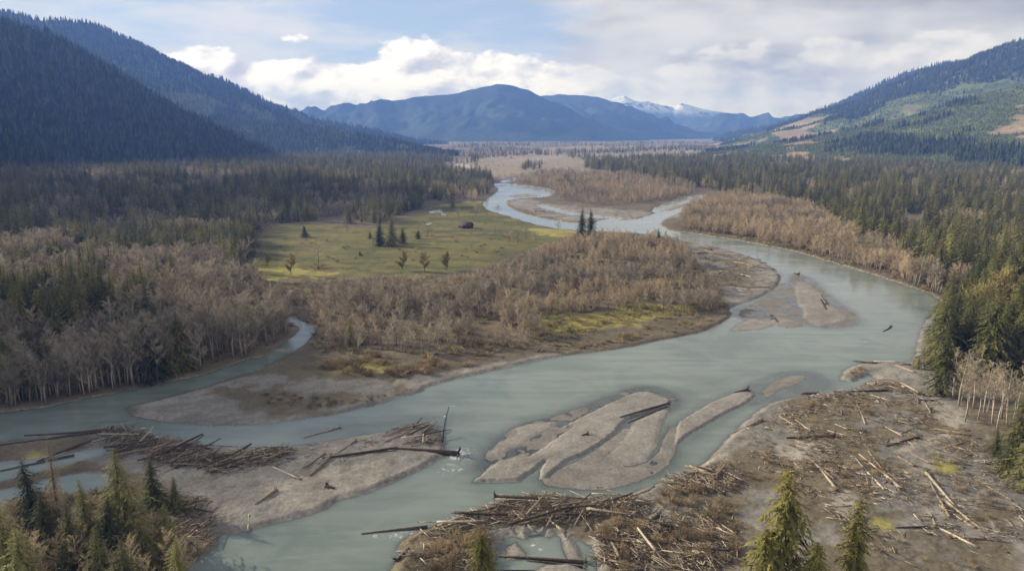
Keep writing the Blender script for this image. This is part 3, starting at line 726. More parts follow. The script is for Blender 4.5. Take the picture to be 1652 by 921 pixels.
MOUT = smooth_poly(gnd(COVER['meadow'][0]))
ZON = []   # kind, points, heights, label, group
def zone(label, group, poly, spacing, mix, clump=0.0, cs=25, seed=0, meadow=False):
    """mix: list of (kind, mass key, share, hmin, hmax); kinds sort themselves into groves by noise"""
    P_ = scatter(poly, spacing, clump, cs, seed)
    if not meadow and len(P_): P_ = P_[~inpoly(MOUT, P_[:, 0], P_[:, 1])]
    if not len(P_): return
    v = fbm(P_[:, 0]/55, P_[:, 1]/55, seed + 90, 4) + rng.normal(0, .05, len(P_))
    v = v.argsort().argsort()/len(v)
    lo = 0
    for kind, key, share, h0, h1 in mix:
        k_ = (v >= lo) & (v < lo + share); lo += share
        h = rng.uniform(h0, h1, k_.sum())*(1 + .8*fbm(P_[k_, 0]/45, P_[k_, 1]/45, 7, 3))
        ZON.append((kind, key, P_[k_], h, label[kind] if isinstance(label, dict) else label, group))
CON, ALD, TAN = ('conifer', 'mass_conifer'), ('alder', 'mass_alder'), ('tan_alder', 'mass_tan')
zone({'conifer': 'dark green conifer in the mixed wood on the shaded bank', 'alder': 'bare grey-brown tree in the wood on the shaded bank above the side channel'}, 'trees of the shaded bank',
     [(-260,668),(0,662),(100,649),(200,630),(300,608),(400,577),(444,558),(474,541),(448,517),(428,492),(400,470),(392,440),(420,392),(330,385),(200,400),(60,415),(-260,425)], 4.6,
     [(*CON, .24, 17, 29), (*ALD, .76, 13, 22)], -0.13, 20, 1)
zone({'conifer': 'dark green conifer in the mixed wood on the shaded bank', 'alder': 'bare grey-brown tree in the wood on the shaded bank above the side channel'}, 'trees of the shaded bank',
     [(-260,670),(0,664),(100,652),(160,641),(250,620),(300,606),(290,585),(200,602),(0,626),(-260,635)], 4.4, [(*CON, .40, 15, 25), (*ALD, .60, 16, 25)], -0.2, 14, 51)
zone({'conifer': 'conifer of the dark forest under the shaded hillside', 'alder': 'bare tree among the dark forest under the shaded hillside'}, 'forest below the shaded hillside',
     [(-300,430),(60,418),(200,402),(330,388),(425,382),(430,366),(500,358),(600,368),(640,352),(688,335),(692,302),(770,312),(792,297),(740,286),(700,272),(560,264),(300,268),(0,262),(-300,262)], 6.5,
     [(*CON, .50, 16, 32), (*ALD, .50, 10, 18)], -0.12, 40, 2)
zone({'tan_alder': 'bare brown alder in the thicket between meadow and river', 'alder': 'bare grey alder in the thicket between meadow and river'}, 'alder thicket between meadow and river',
     [(404,486),(470,490),(560,492),(640,490),(740,486),(800,462),(850,425),(930,390),(1085,392),(1115,430),(1165,478),(1170,505),(1080,508),(960,508),(870,520),(880,556),(700,574),(560,580),(505,562),(522,530),(500,515),(440,500)], 3.5,
     [(*ALD, .5, 7, 13), (*TAN, .5, 6, 12)], -0.05, 13, 3)
zone({'tan_alder': 'low bare tan alder at the meadow edge', 'alder': 'low bare grey alder at the meadow edge'}, 'low alders of the meadow edge',
     [(400,472),(470,464),(560,460),(660,456),(760,452),(830,420),(850,425),(800,465),(740,488),(560,494),(404,488)], 3.0,
     [(*ALD, .6, 3, 6), (*TAN, .4, 3, 6)], -0.05, 13, 33)
zone({'tan_alder': 'bare tan alder along the outer bank of the river bend', 'alder': 'bare grey alder along the outer bank of the river bend'}, 'alders of the outer bank',
     [(1085,370),(1135,326),(1200,320),(1320,344),(1352,380),(1425,405),(1500,452),(1525,482),(1500,472),(1420,444),(1330,416),(1240,393),(1150,378)], 4.2,
     [(*TAN, .72, 12, 18), (*ALD, .28, 12, 18)], 0, 20, 4)
zone({'tan_alder': 'bare tan alder on the flat beyond the rapids', 'alder': 'bare grey alder on the flat beyond the rapids'}, 'alders beyond the rapids',
     [(806,292),(880,278),(1000,283),(1100,300),(1135,310),(1060,328),(950,335),(890,322),(900,308)], 6.0, [(*TAN, .7, 10, 15), (*ALD, .3, 10, 15)], 0, 20, 5)
zone({'conifer': 'conifer of the wide forest behind the riverbank alders', 'tan_alder': 'bare alder scattered in the wide forest behind the riverbank'}, 'forest behind the riverbank alders',
     [(928,269),(1000,259),(1200,256),(1400,262),(1900,290),(1900,540),(1652,540),(1600,515),(1540,478),(1450,428),(1372,396),(1335,352),(1230,323),(1135,305),(1060,298),(1000,282)], 6.2,
     [(*CON, .72, 14, 32), (*TAN, .28, 10, 17)], -0.07, 34, 6)
zone({'conifer': 'tall green conifer in the dense stand at the sharp river bend'}, 'conifer stand at the river bend',
     [(1525,500),(1652,500),(1900,520),(1900,680),(1690,680),(1652,620),(1560,606),(1512,612),(1508,560)], 5.6, [(*CON, 1.0, 20, 31)], -0.25, 12, 7)
zone({'tan_alder': 'bare tan tree by the upper reach behind the barn', 'conifer': 'dark conifer by the upper reach behind the barn'}, 'trees behind the barn',
     [(694,322),(700,298),(795,296),(785,320),(770,326),(720,330)], 7, [(*CON, .35, 16, 26), (*TAN, .65, 10, 17)], -.1, 30, 8)
zone({'conifer': 'conifer of the scattered woods far up the valley', 'tan_alder': 'bare tree of the scattered woods far up the valley'}, 'far valley woods',
     [(745,284),(760,262),(820,252),(900,244),(930,262),(1000,256),(1200,254),(1400,260),(1900,285),(1900,240),(1400,236),(1000,229),(700,230),(560,242),(-300,250),(-300,260),(560,262)], 14, [(*CON, .7, 14, 26), (*TAN, .3, 8, 13)], 0.06, 260, 9)
zone({'conifer': 'conifer of the forest along the foot of the shaded hills'}, 'forest at the foot of the hills',
     [(-300,251),(300,246),(560,238),(690,238),(735,258),(700,273),(560,265),(-300,264)], 11, [(*CON, 1.0, 14, 28)], -.22, 200, 29)
for pl_, sp__ in (([(838,274),(850,266),(872,267),(874,274),(850,277)], 11), ([(742,304),(756,280),(790,284),(797,301),(770,306)], 7.5), ([(755,253),(860,247),(1000,243),(1100,238),(1100,242),(1000,248),(860,252),(760,258)], 15), ([(900,300),(925,294),(930,302),(905,306)], 13)):
    zone({'conifer': 'dark conifer in a tree line on the flats up the valley'}, 'tree lines up the valley', pl_, sp__, [(*CON, 1.0, 14, 26)], -.1, 60, 37)
zone({'tan_alder': 'bare tree on the open flats up the valley', 'conifer': 'lone conifer on the open flats up the valley'}, 'trees of the open flats',
     [(745,288),(800,290),(880,274),(930,266),(1000,252),(1100,242),(900,242),(760,262)], 16, [(*CON, .12, 12, 20), (*TAN, .88, 5, 10)], 0.05, 120, 19)

# hillside forests
def hill_mass(h, name, label, key, spacing, h0, h1, keep=None, wid=1.0):
    p = h.scatter(spacing)
    px, py, w_ = project(p); k_ = (px > -60) & (px < W + 60) & (py < 330) & (p[:, 2] > 2)
    if keep is not None: k_ &= keep(p)
    p = p[k_]; mass(name, label, key, p, rng.uniform(h0, h1, len(p)), wid)
hill_mass(hillS, 'added_shade_hill_forest', 'close conifer forest covering the added shading hill', 'mass_far', 11, 18, 30)  # trees covering the hill that was added for its shade
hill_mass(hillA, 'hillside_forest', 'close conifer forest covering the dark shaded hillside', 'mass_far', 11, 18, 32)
gk = lambda p: fbm(p[:, 0]/330, p[:, 1]/330, 61, 4) + 0.35*fbm(p[:, 0]/90, p[:, 1]/90, 66, 3)
hill_mass(hillB, 'ridge_forest', 'dark conifer forest on the higher ridge', 'mass_far', 15, 20, 34, lambda p: (gk(p) < 0.0) | (p[:, 2] > 300))
hill_mass(hillB, 'ridge_young_forest', 'paler young forest on the lower ridge slope', 'mass_plant', 15, 9, 16, lambda p: (gk(p) >= 0.0) & (p[:, 2] <= 300))
hill_mass(hillC, 'toe_forest', 'dark conifer forest on the low toe of the ridge', 'mass_far', 13, 16, 28, lambda p: gk(p) < 0.06)
hill_mass(hillC, 'toe_young_forest', 'pale young forest on the low toe of the ridge', 'mass_plant', 12, 8, 14, lambda p: gk(p) >= 0.06)
hill_mass(hillR1, 'far_hill_forest', 'blue-dark forest on the far wooded hill', 'mass_far', 20, 22, 38)
hill_mass(hillR2, 'hill_forest', 'dark forest on the upper long hillside', 'mass_far', 15, 18, 32, lambda p: (gk(p) < -0.06) | (p[:, 2] > 300 + 500*gk(p)))
hill_mass(hillR2, 'hill_young_forest', 'pale green young forest on the long hillside', 'mass_plant', 14, 7, 13, lambda p: (gk(p) > -0.06) & (gk(p) < 0.11) & (p[:, 2] < 300 + 500*gk(p)))
hill_mass(hillR3, 'slope_young_forest', 'pale green replanted trees on the clear-cut slope', 'mass_plant', 9, 5, 10, lambda p: (gk(p) < 0.11) & (gk(p) > -.13))
hill_mass(hillR3, 'slope_old_forest', 'dark leftover conifers on the clear-cut slope', 'mass_far', 16, 14, 25, lambda p: (gk(p) < -0.11))

# hand-placed trees: name, kind, foot px, top px, label, category, width
HAND = [
 ('conifer_tree','conifer',(205,884),(203,722),'tall full dark conifer in the near shore grove beside the driftwood',1.38),
 ('conifer_tree','conifer',(58,862),(60,738),'olive conifer beside the grey spire in the near shore grove',1.5),
 ('conifer_tree','sparse_conifer',(98,850),(95,700),'thin half-dead grey-brown spire in the near shore grove',1.0),
 ('conifer_tree','conifer',(252,826),(248,736),'shorter dark conifer close behind the tall full one in the shore grove',1.32),
 ('conifer_tree','conifer',(286,830),(284,766),'small conifer on the driftwood edge of the shore grove',1.44),
 ('conifer_tree','conifer',(122,935),(118,812),'dark narrow conifer in front of the grey spire',1.32),
 ('conifer_tree','conifer',(20,960),(22,800),'dark bushy conifer at the outer corner of the shore grove',1.56),
 ('conifer_tree','conifer',(165,960),(162,850),'low dark conifer amid brown brush in the shore grove',1.44),
 ('conifer_tree','conifer',(235,930),(232,832),'dark conifer beside the lower log jam',1.44),
 ('conifer_tree','conifer',(78,900),(80,790),'dark conifer between the olive one and the grey spire',1.5),
 ('conifer_tree','conifer',(180,915),(178,795),'dark conifer leaning against the tall full one',1.4),
 ('conifer_tree','conifer',(150,905),(147,770),'slender conifer between grey spire and tall full conifer',1.2),
 ('conifer_tree','conifer',(270,900),(268,815),'dark bushy conifer behind the lower log jam',1.7),
 ('conifer_tree','conifer',(50,985),(52,850),'bushy green conifer below the olive one',1.6),
 ('conifer_tree','conifer',(205,990),(207,868),'dark low conifer below the tall full one',1.6),
 ('conifer_tree','conifer',(290,965),(288,870),'dark conifer at the water beside the lower log jam',1.6),
 ('conifer_tree','mossy_conifer',(1228,1000),(1226,850),'bushy yellow-green conifer half hidden beside the large mossy one',1.1),
 ('conifer_tree','conifer',(1660,800),(1652,668),'bushy olive conifer at the end of the gravel bar',1.6),
 ('conifer_tree','conifer',(1625,770),(1622,700),'olive conifer sapling at the end of the gravel bar',1.6),
 ('conifer_tree','mossy_conifer',(1256,985),(1252,752),'large yellow-green mossy conifer rising from the driftwood bar',1.05),
 ('conifer_tree','mossy_conifer',(1368,985),(1362,800),'slim yellow-green conifer next to the large mossy one',0.75),
 ('conifer_tree','mossy_conifer',(1300,1000),(1312,868),'low mossy conifer at the foot of the large yellow-green one',1.1),
 ('conifer_tree','mossy_conifer',(776,965),(775,852),'small yellow-green conifer on the central log jam',1.1),
 ('conifer_tree','conifer',(1640,735),(1640,628),'bright green conifer at the edge of the white-trunked alders',1.3),
 ('conifer_tree','conifer',(1605,745),(1604,690),'small green conifer below the white-trunked alders',1.3),
 ('conifer_tree','conifer',(1518,642),(1517,520),'conifer at the tip of the bend beside the white-trunked alders',1.25),
 ('conifer_tree','conifer',(1480,598),(1479,574),'small round conifer on the beach by the floating logs',1.5),
 ('maple_tree','maple',(1590,548),(1588,428),'rounded golden-brown mossy tree above the river bend',1.0),
 ('maple_tree','maple',(1548,510),(1546,448),'smaller tan mossy tree beside the golden-brown one',1.0),
 ('meadow_tree','conifer',(492,386),(492,362),'lone dark evergreen in the middle of the meadow',2.2),
 ('meadow_tree','oak',(515,434),(515,388),'bare spreading tree above a dark bush in the meadow',1.0),
 ('meadow_tree','maple',(470,447),(469,407),'yellowish mossy tree at the meadow edge',1.0),
 ('meadow_tree','conifer',(612,400),(612,352),'tall dark evergreen of the pair in the meadow',1.4),
 ('meadow_tree','conifer',(633,399),(633,346),'broad dark evergreen of the pair in the meadow',1.5),
 ('meadow_tree','conifer',(674,388),(674,370),'dark rounded evergreen near the meadow pools',2.3),
 ('meadow_tree','conifer',(581,416),(581,404),'tiny conifer alone in open meadow',2.0),
 ('meadow_tree','maple',(650,440),(650,404),'mossy round tree first of the meadow trio',.95),
 ('meadow_tree','maple',(685,442),(684,406),'mossy round tree, middle of the meadow trio',.95),
 ('meadow_tree','maple',(721,440),(720,406),'mossy round tree at the end of the meadow trio',.9),
 ('conifer_tree','conifer',(938,384),(938,332),'tall dark conifer of the pair by the river above the thicket',1.3),
 ('conifer_tree','conifer',(953,384),(953,336),'second dark conifer of the pair by the river above the thicket',1.2),
 ('conifer_tree','conifer',(1062,400),(1061,366),'dark conifer among alders at the rapids',1.2),
 ('meadow_tree','oak',(803,344),(803,330),'small bare tree on the meadow bank of the upper river',1.3),
 ('meadow_tree','oak',(900,372),(900,356),'small bare tree at the river end of the meadow',1.2),
 ('meadow_tree','conifer',(730,336),(729,312),'pointed dark conifer on the yellow strip behind the barn',1.6),
 ('meadow_tree','oak',(768,352),(768,326),'slim bare tree beside the barn',.8),
 ('conifer_tree','conifer',(565,562),(565,515),'dark conifer rising from the alder thicket by the side channel',1.1),
 ('meadow_tree','oak',(835,398),(835,374),'bare tree where the meadow meets the thicket',1.3),
 ('meadow_tree','oak',(690,384),(690,362),'bare tree behind the dark rounded evergreen',1.3),
 ('meadow_tree','oak',(800,384),(800,364),'bare grey tree between barn and thicket',1.3),
 ('meadow_tree','oak',(822,392),(822,370),'bare brown tree just above the thicket corner',1.4),
 ('meadow_tree','conifer',(597,388),(597,372),'low dark evergreen next to the tall meadow pair',2.0),
 ('meadow_tree','conifer',(650,396),(650,366),'dark evergreen leaning on the broad one of the pair',1.7),
 ('meadow_tree','oak',(560,376),(560,358),'bare tree at the forest side of the meadow',1.3),
 ('meadow_tree','oak',(740,350),(740,335),'bare tree behind the barn roof',1.4),
 ('meadow_tree','maple',(432,432),(432,408),'tan mossy tree at the dark corner of the meadow',1.1),
 ('meadow_tree','oak',(850,388),(850,368),'bare tree second from the dark pair of conifers',1.3),
 ('meadow_tree','oak',(760,404),(760,388),'low bare tree in the lower meadow',1.6),
 ('meadow_tree','oak',(865,392),(865,372),'grey bare tree near the dark pair of conifers',1.3),
]
for nm, kind, fp, tp, lab, wid in HAND:
    q = gnd([fp])[0]; z, s = terrain(np.array([q[0]]), np.array([q[1]])); z = max(float(z[0]), 0)
    dr = rays([tp[0]], [tp[1]])[0]; t = q[1]/dr[1]; hh = CAMZ + dr[2]*t - z
    tree(nm, kind, q[0], q[1], z, max(hh, 3), lab, 'tree', None, wid)
# white-trunked alders at the bend
PA = [(1536,648),(1545,660),(1552,652),(1560,676),(1568,664),(1577,684),(1586,672),(1590,692),(1598,690),(1608,698),(1614,682),(1622,694),(1633,690),(1646,700),(1640,678),(1570,648),(1600,666),(1556,688)]
for (a, b) in PA:
    q = gnd([(a, b)])[0]; z, s = terrain(q[:1], q[1:])
    tree('alder_tree', 'pale_alder', q[0], q[1], float(z[0]), random.uniform(17, 24), 'bare white-trunked alder in the row at the edge of the gravel bar', 'tree', 'white-trunked alders at the bend', 1.0)
# brown brush trees of the near shore grove
for (a, b) in [(80,905),(95,940),(140,915),(155,890),(180,930),(60,935),(40,905),(150,960),(110,900),(135,875),(190,960),(215,955),(75,975),(0,935),(30,870),(110,860),(170,905),(200,915),(250,905),(270,925),(300,940),(12,890),(130,940),(240,965),(48,960),(180,885)]:
    q = gnd([(a, b)])[0]; z, s = terrain(q[:1], q[1:])
    tree('brush_tree', 'tan_alder', q[0], q[1], max(float(z[0]), 0), random.uniform(9, 15), 'bare brown tree mixed with the conifers of the near shore grove', 'tree', 'bare trees of the shore grove', 1.1)

# sort each kind by how large it shows: the largest stand alone, the rest make masses
LM = [('barn', (751,371)), ('side channel', (495,545)), ('shaded river bend', (100,660)), ('point bar tip', (215,665)), ('rapids', (1060,355)), ('meadow trio', (690,440)), ('yellow mossy strip', (870,525)), ('bend bar', (1210,440)),
      ('bend shoal', (1230,520)), ('meadow edge', (420,440)), ('dark conifer pair', (945,384)), ('golden mossy tree', (1590,545)), ('inlet logs', (1470,590)), ('white-trunked alders', (1590,680)), ('sharp bend', (1510,490)), ('outer bank', (1330,420)),
      ('upper outer bank', (1180,386)), ('meadow pools', (700,345)), ('dark evergreen pair', (620,398)), ('brown cut bank', (1050,550)), ('brown point bar', (620,590)), ('lower thicket corner', (530,570)), ('upper side channel', (445,512)), ('shade of the hill', (100,420)), ('hollow of the wood', (220,520))]
LMP = np.array([gnd([p])[0] for _, p in LM])
def telling(base, x, y, h, hs, s_):
    sz = 'tall ' if h > hs[1] else ('short ' if h < hs[0] else '')
    i = int(np.argmin(np.hypot(LMP[:, 0] - x, LMP[:, 1] - y)))
    return '%s%s%s near the %s' % (sz, base, " at the water's edge" if s_ > -7 else '', LM[i][0]), 'trees near the ' + LM[i][0]
def rank(Z_, limit):
    P_ = np.concatenate([z[2] for z in Z_]); h = np.concatenate([z[3] for z in Z_])
    zi = np.concatenate([np.full(len(z[2]), i) for i, z in enumerate(Z_)])
    px, py, w_ = project(P_); _, ty, _ = project(P_ + np.stack([h*0, h*0, h], 1))
    vis = (px > 4) & (px < W - 4) & (ty < H - 4) & (py > 0)
    size = np.where(vis, h/np.hypot(P_[:, 0], P_[:, 1]), 0)
    # a tree close behind another one in the same column of the picture shows little: thin the choice
    order = np.argsort(-size); pick = order[:limit]
    return P_, h, zi, pick
NAMES = {'conifer': ('conifer_tree', 225, 'deep_conifer_forest', 'continuing conifer forest of the valley floor'),
         'alder': ('alder_tree', 150, 'bare_alder_woods', 'continuing leafless grey alder woods of the valley floor'),
         'tan_alder': ('alder_tree', 120, 'bare_tan_woods', 'continuing leafless tan alder woods of the valley floor')}
for kind, (nm, lim, mname, mlabel) in NAMES.items():
    Z_ = [z for z in ZON if z[0] == kind]
    P_, h, zi, pick = rank(Z_, lim)
    sel = np.zeros(len(P_), bool); sel[pick] = True
    hs = np.quantile(h[pick], [.33, .67]); _, sp_ = terrain(P_[pick, 0], P_[pick, 1])
    bs = {'conifer': 'green conifer', 'alder': 'bare grey-brown tree', 'tan_alder': 'bare tan alder'}[kind]
    for i, s_i in zip(pick, sp_):
        tl_ = telling(bs, P_[i, 0], P_[i, 1], h[i], hs, s_i)
        tree(nm, kind, *[float(v) for v in P_[i]], float(h[i]), tl_[0], 'tree', tl_[1], 1.3 if kind == 'conifer' else 1.0)
    mass(mname, mlabel, Z_[0][1], P_[~sel], h[~sel], 1.45 if kind == 'conifer' else 1.2)

# ------------------------------------------------------------------ shrubs and dead grass on the bars
SH = [([(440,440),(440,385),(600,382),(700,350),(780,340),(870,372),(860,395),(760,435)], 17, .7, 2.6, 'small dark bush dotted over the meadow'),
      ([(470,604),(560,582),(700,580),(780,592),(690,612),(560,612)], 3.2, 1.2, 3.2, 'leafless willow bush on the brown point bar below the thicket'),
      ([(362,630),(450,640),(560,650),(640,634),(680,628),(560,660),(440,662)], 2.6, .6, 1.8, 'low dry bush on the grassy strip crossing the gravel point'),
      ([(880,552),(1000,535),(1165,512),(1110,536),(980,560),(890,568)], 4.0, .6, 2.0, 'low brown bush along the cut bank below the thicket'),
      ([(1290,650),(1420,612),(1500,640),(1555,700),(1652,770),(1652,930),(1400,930),(1390,820),(1250,780),(1130,790),(1200,710)], 3.4, .4, 1.5, 'low brown bush among the driftwood of the wide gravel bar'),
      ([(650,880),(700,858),(790,850),(790,930),(650,930)], 2.2, 1.0, 2.8, 'brown brush on the end of the central log jam'),
      ([(960,840),(1060,800),(1180,780),(1200,930),(970,930)], 3.0, .8, 2.5, 'brown brush on the driftwood-covered shore by the mossy conifer'),
      ([(1120,400),(1200,420),(1190,480),(1130,440)], 6, .6, 2, 'low brown bush on the driftwood bar of the bend'),
      ([(0,815),(90,795),(180,805),(250,860),(330,890),(320,950),(0,960)], 1.7, 1.0, 3.2, 'dark brown brush under the conifers of the near shore grove'),
      ([(30,760),(120,740),(170,760),(100,790),(20,790)], 3.0, .6, 1.6, 'dry bush on the islet by the backwater'),
      ([(1358,612),(1366,598),(1392,594),(1388,608)], 1.6, .6, 1.5, 'dry bush on the mound in the inlet')]
mp, mh = [], []
for poly, spc, h0, h1, lab in SH:
    P_ = scatter(poly, spc, 0.02 if 'wide gravel' in lab else -0.04, 12, 31)
    if not len(P_): continue
    h = rng.uniform(h0, h1, len(P_)); o = np.argsort(-h/np.hypot(P_[:, 0], P_[:, 1])); nb = min(24, len(o)//3)
    for i in o[:nb]:
        tree('bush', 'shrub', *[float(v) for v in P_[i]], float(h[i]), lab, 'bush', lab.split(' bush')[0].split(' brush')[0] + ' bushes', 1.5)
    mp.append(P_[o[nb:]]); mh.append(h[o[nb:]])
mass('shrubbery', 'low leafless brush on bars and banks', 'mass_shrub', np.concatenate(mp), np.concatenate(mh), 1.7)
# undergrowth below the thickets and on the mossy strip
ug = [scatter([(395,470),(560,455),(760,445),(840,412),(930,385),(1090,392),(1170,480),(1175,505),(1110,536),(980,560),(880,572),(700,582),(560,584),(505,565),(440,505)], 3.4, -.02, 14, 12),
      scatter([(1085,372),(1140,330),(1320,346),(1360,385),(1500,455),(1525,484),(1420,446),(1240,395)], 4.5),
      scatter([(-200,655),(100,644),(300,604),(440,558),(440,505),(300,450),(-200,470)], 4.5)]
ug = np.concatenate(ug); mass('undergrowth', 'dry tan undergrowth and tall grass below the bare trees', 'mass_grass', ug, rng.uniform(.7, 2.2, len(ug)), 1.9)
b_ = gnd([(514,437)])[0]; tree('bush', 'shrub', b_[0], b_[1], 1.3, 5.0, 'dark wide bush under the bare spreading meadow tree', 'bush', None, 2.4)

# ------------------------------------------------------------------ driftwood
def log_mesh(a, b, r0, r1, m_, bend=.02, n=7):
    a, b = np.array(a, float), np.array(b, float); L = np.linalg.norm(b - a)
    pts = []; off = rng.normal(0, bend*L*.5, 3); off[2] *= .4
    for i in range(5):
        t = i/4; pts.append(a + (b - a)*t + off*math.sin(math.pi*t) - a)
    return MB().add(tube(pts, [r0, r0*.96, (r0 + r1)/2, r1*1.1, r1], n)).me('driftwood_log', m_, True)
def root_mesh(d_, r0, m_):
    mb = MB(); d_ = d_/np.linalg.norm(d_); u = np.cross(d_, [0, 0, 1.0]); u /= np.linalg.norm(u) + 1e-9; w_ = np.cross(u, d_)
    for i in range(9):
        a = 6.283*i/9 + random.random()*.5; L = r0*random.uniform(2.2, 4.2); e = math.cos(a)*u + math.sin(a)*w_
        mb.add(tube([d_*r0*.5, -d_*r0*.6 + e*L*.45, -d_*r0*random.uniform(.2, 1.6) + e*L], [r0*.55, r0*.34, r0*.08], 4))
    return mb.me('root_wad', m_)
NLOG = [0]
def log(a, b, r0, r1, label, group=None, m_='drift', root=False, z0=None, z1=None, name='driftwood_log'):
    """a, b: ends on the ground plan (metres)"""
    a, b = np.asarray(a, float)[:2], np.asarray(b, float)[:2]
    zz, _ = terrain(np.array([a[0], b[0]]), np.array([a[1], b[1]])); zz = np.maximum(zz, -.05)
    za = zz[0] + r0*.75 if z0 is None else max(z0, zz[0] + r0*.6); zb = zz[1] + r1*.75 if z1 is None else max(z1, zz[1] + r1*.6)
    A3, B3 = np.array([*a, za]), np.array([*b, zb])
    o = obj(name, log_mesh(A3, B3, r0, r1, M[m_]), None, A3); tag(o, label, 'log', group); NLOG[0] += 1
    if root: obj('root_wad', root_mesh(B3 - A3, r0, M[m_ if m_ != 'drift_pale' else 'drift']), o)
    return o
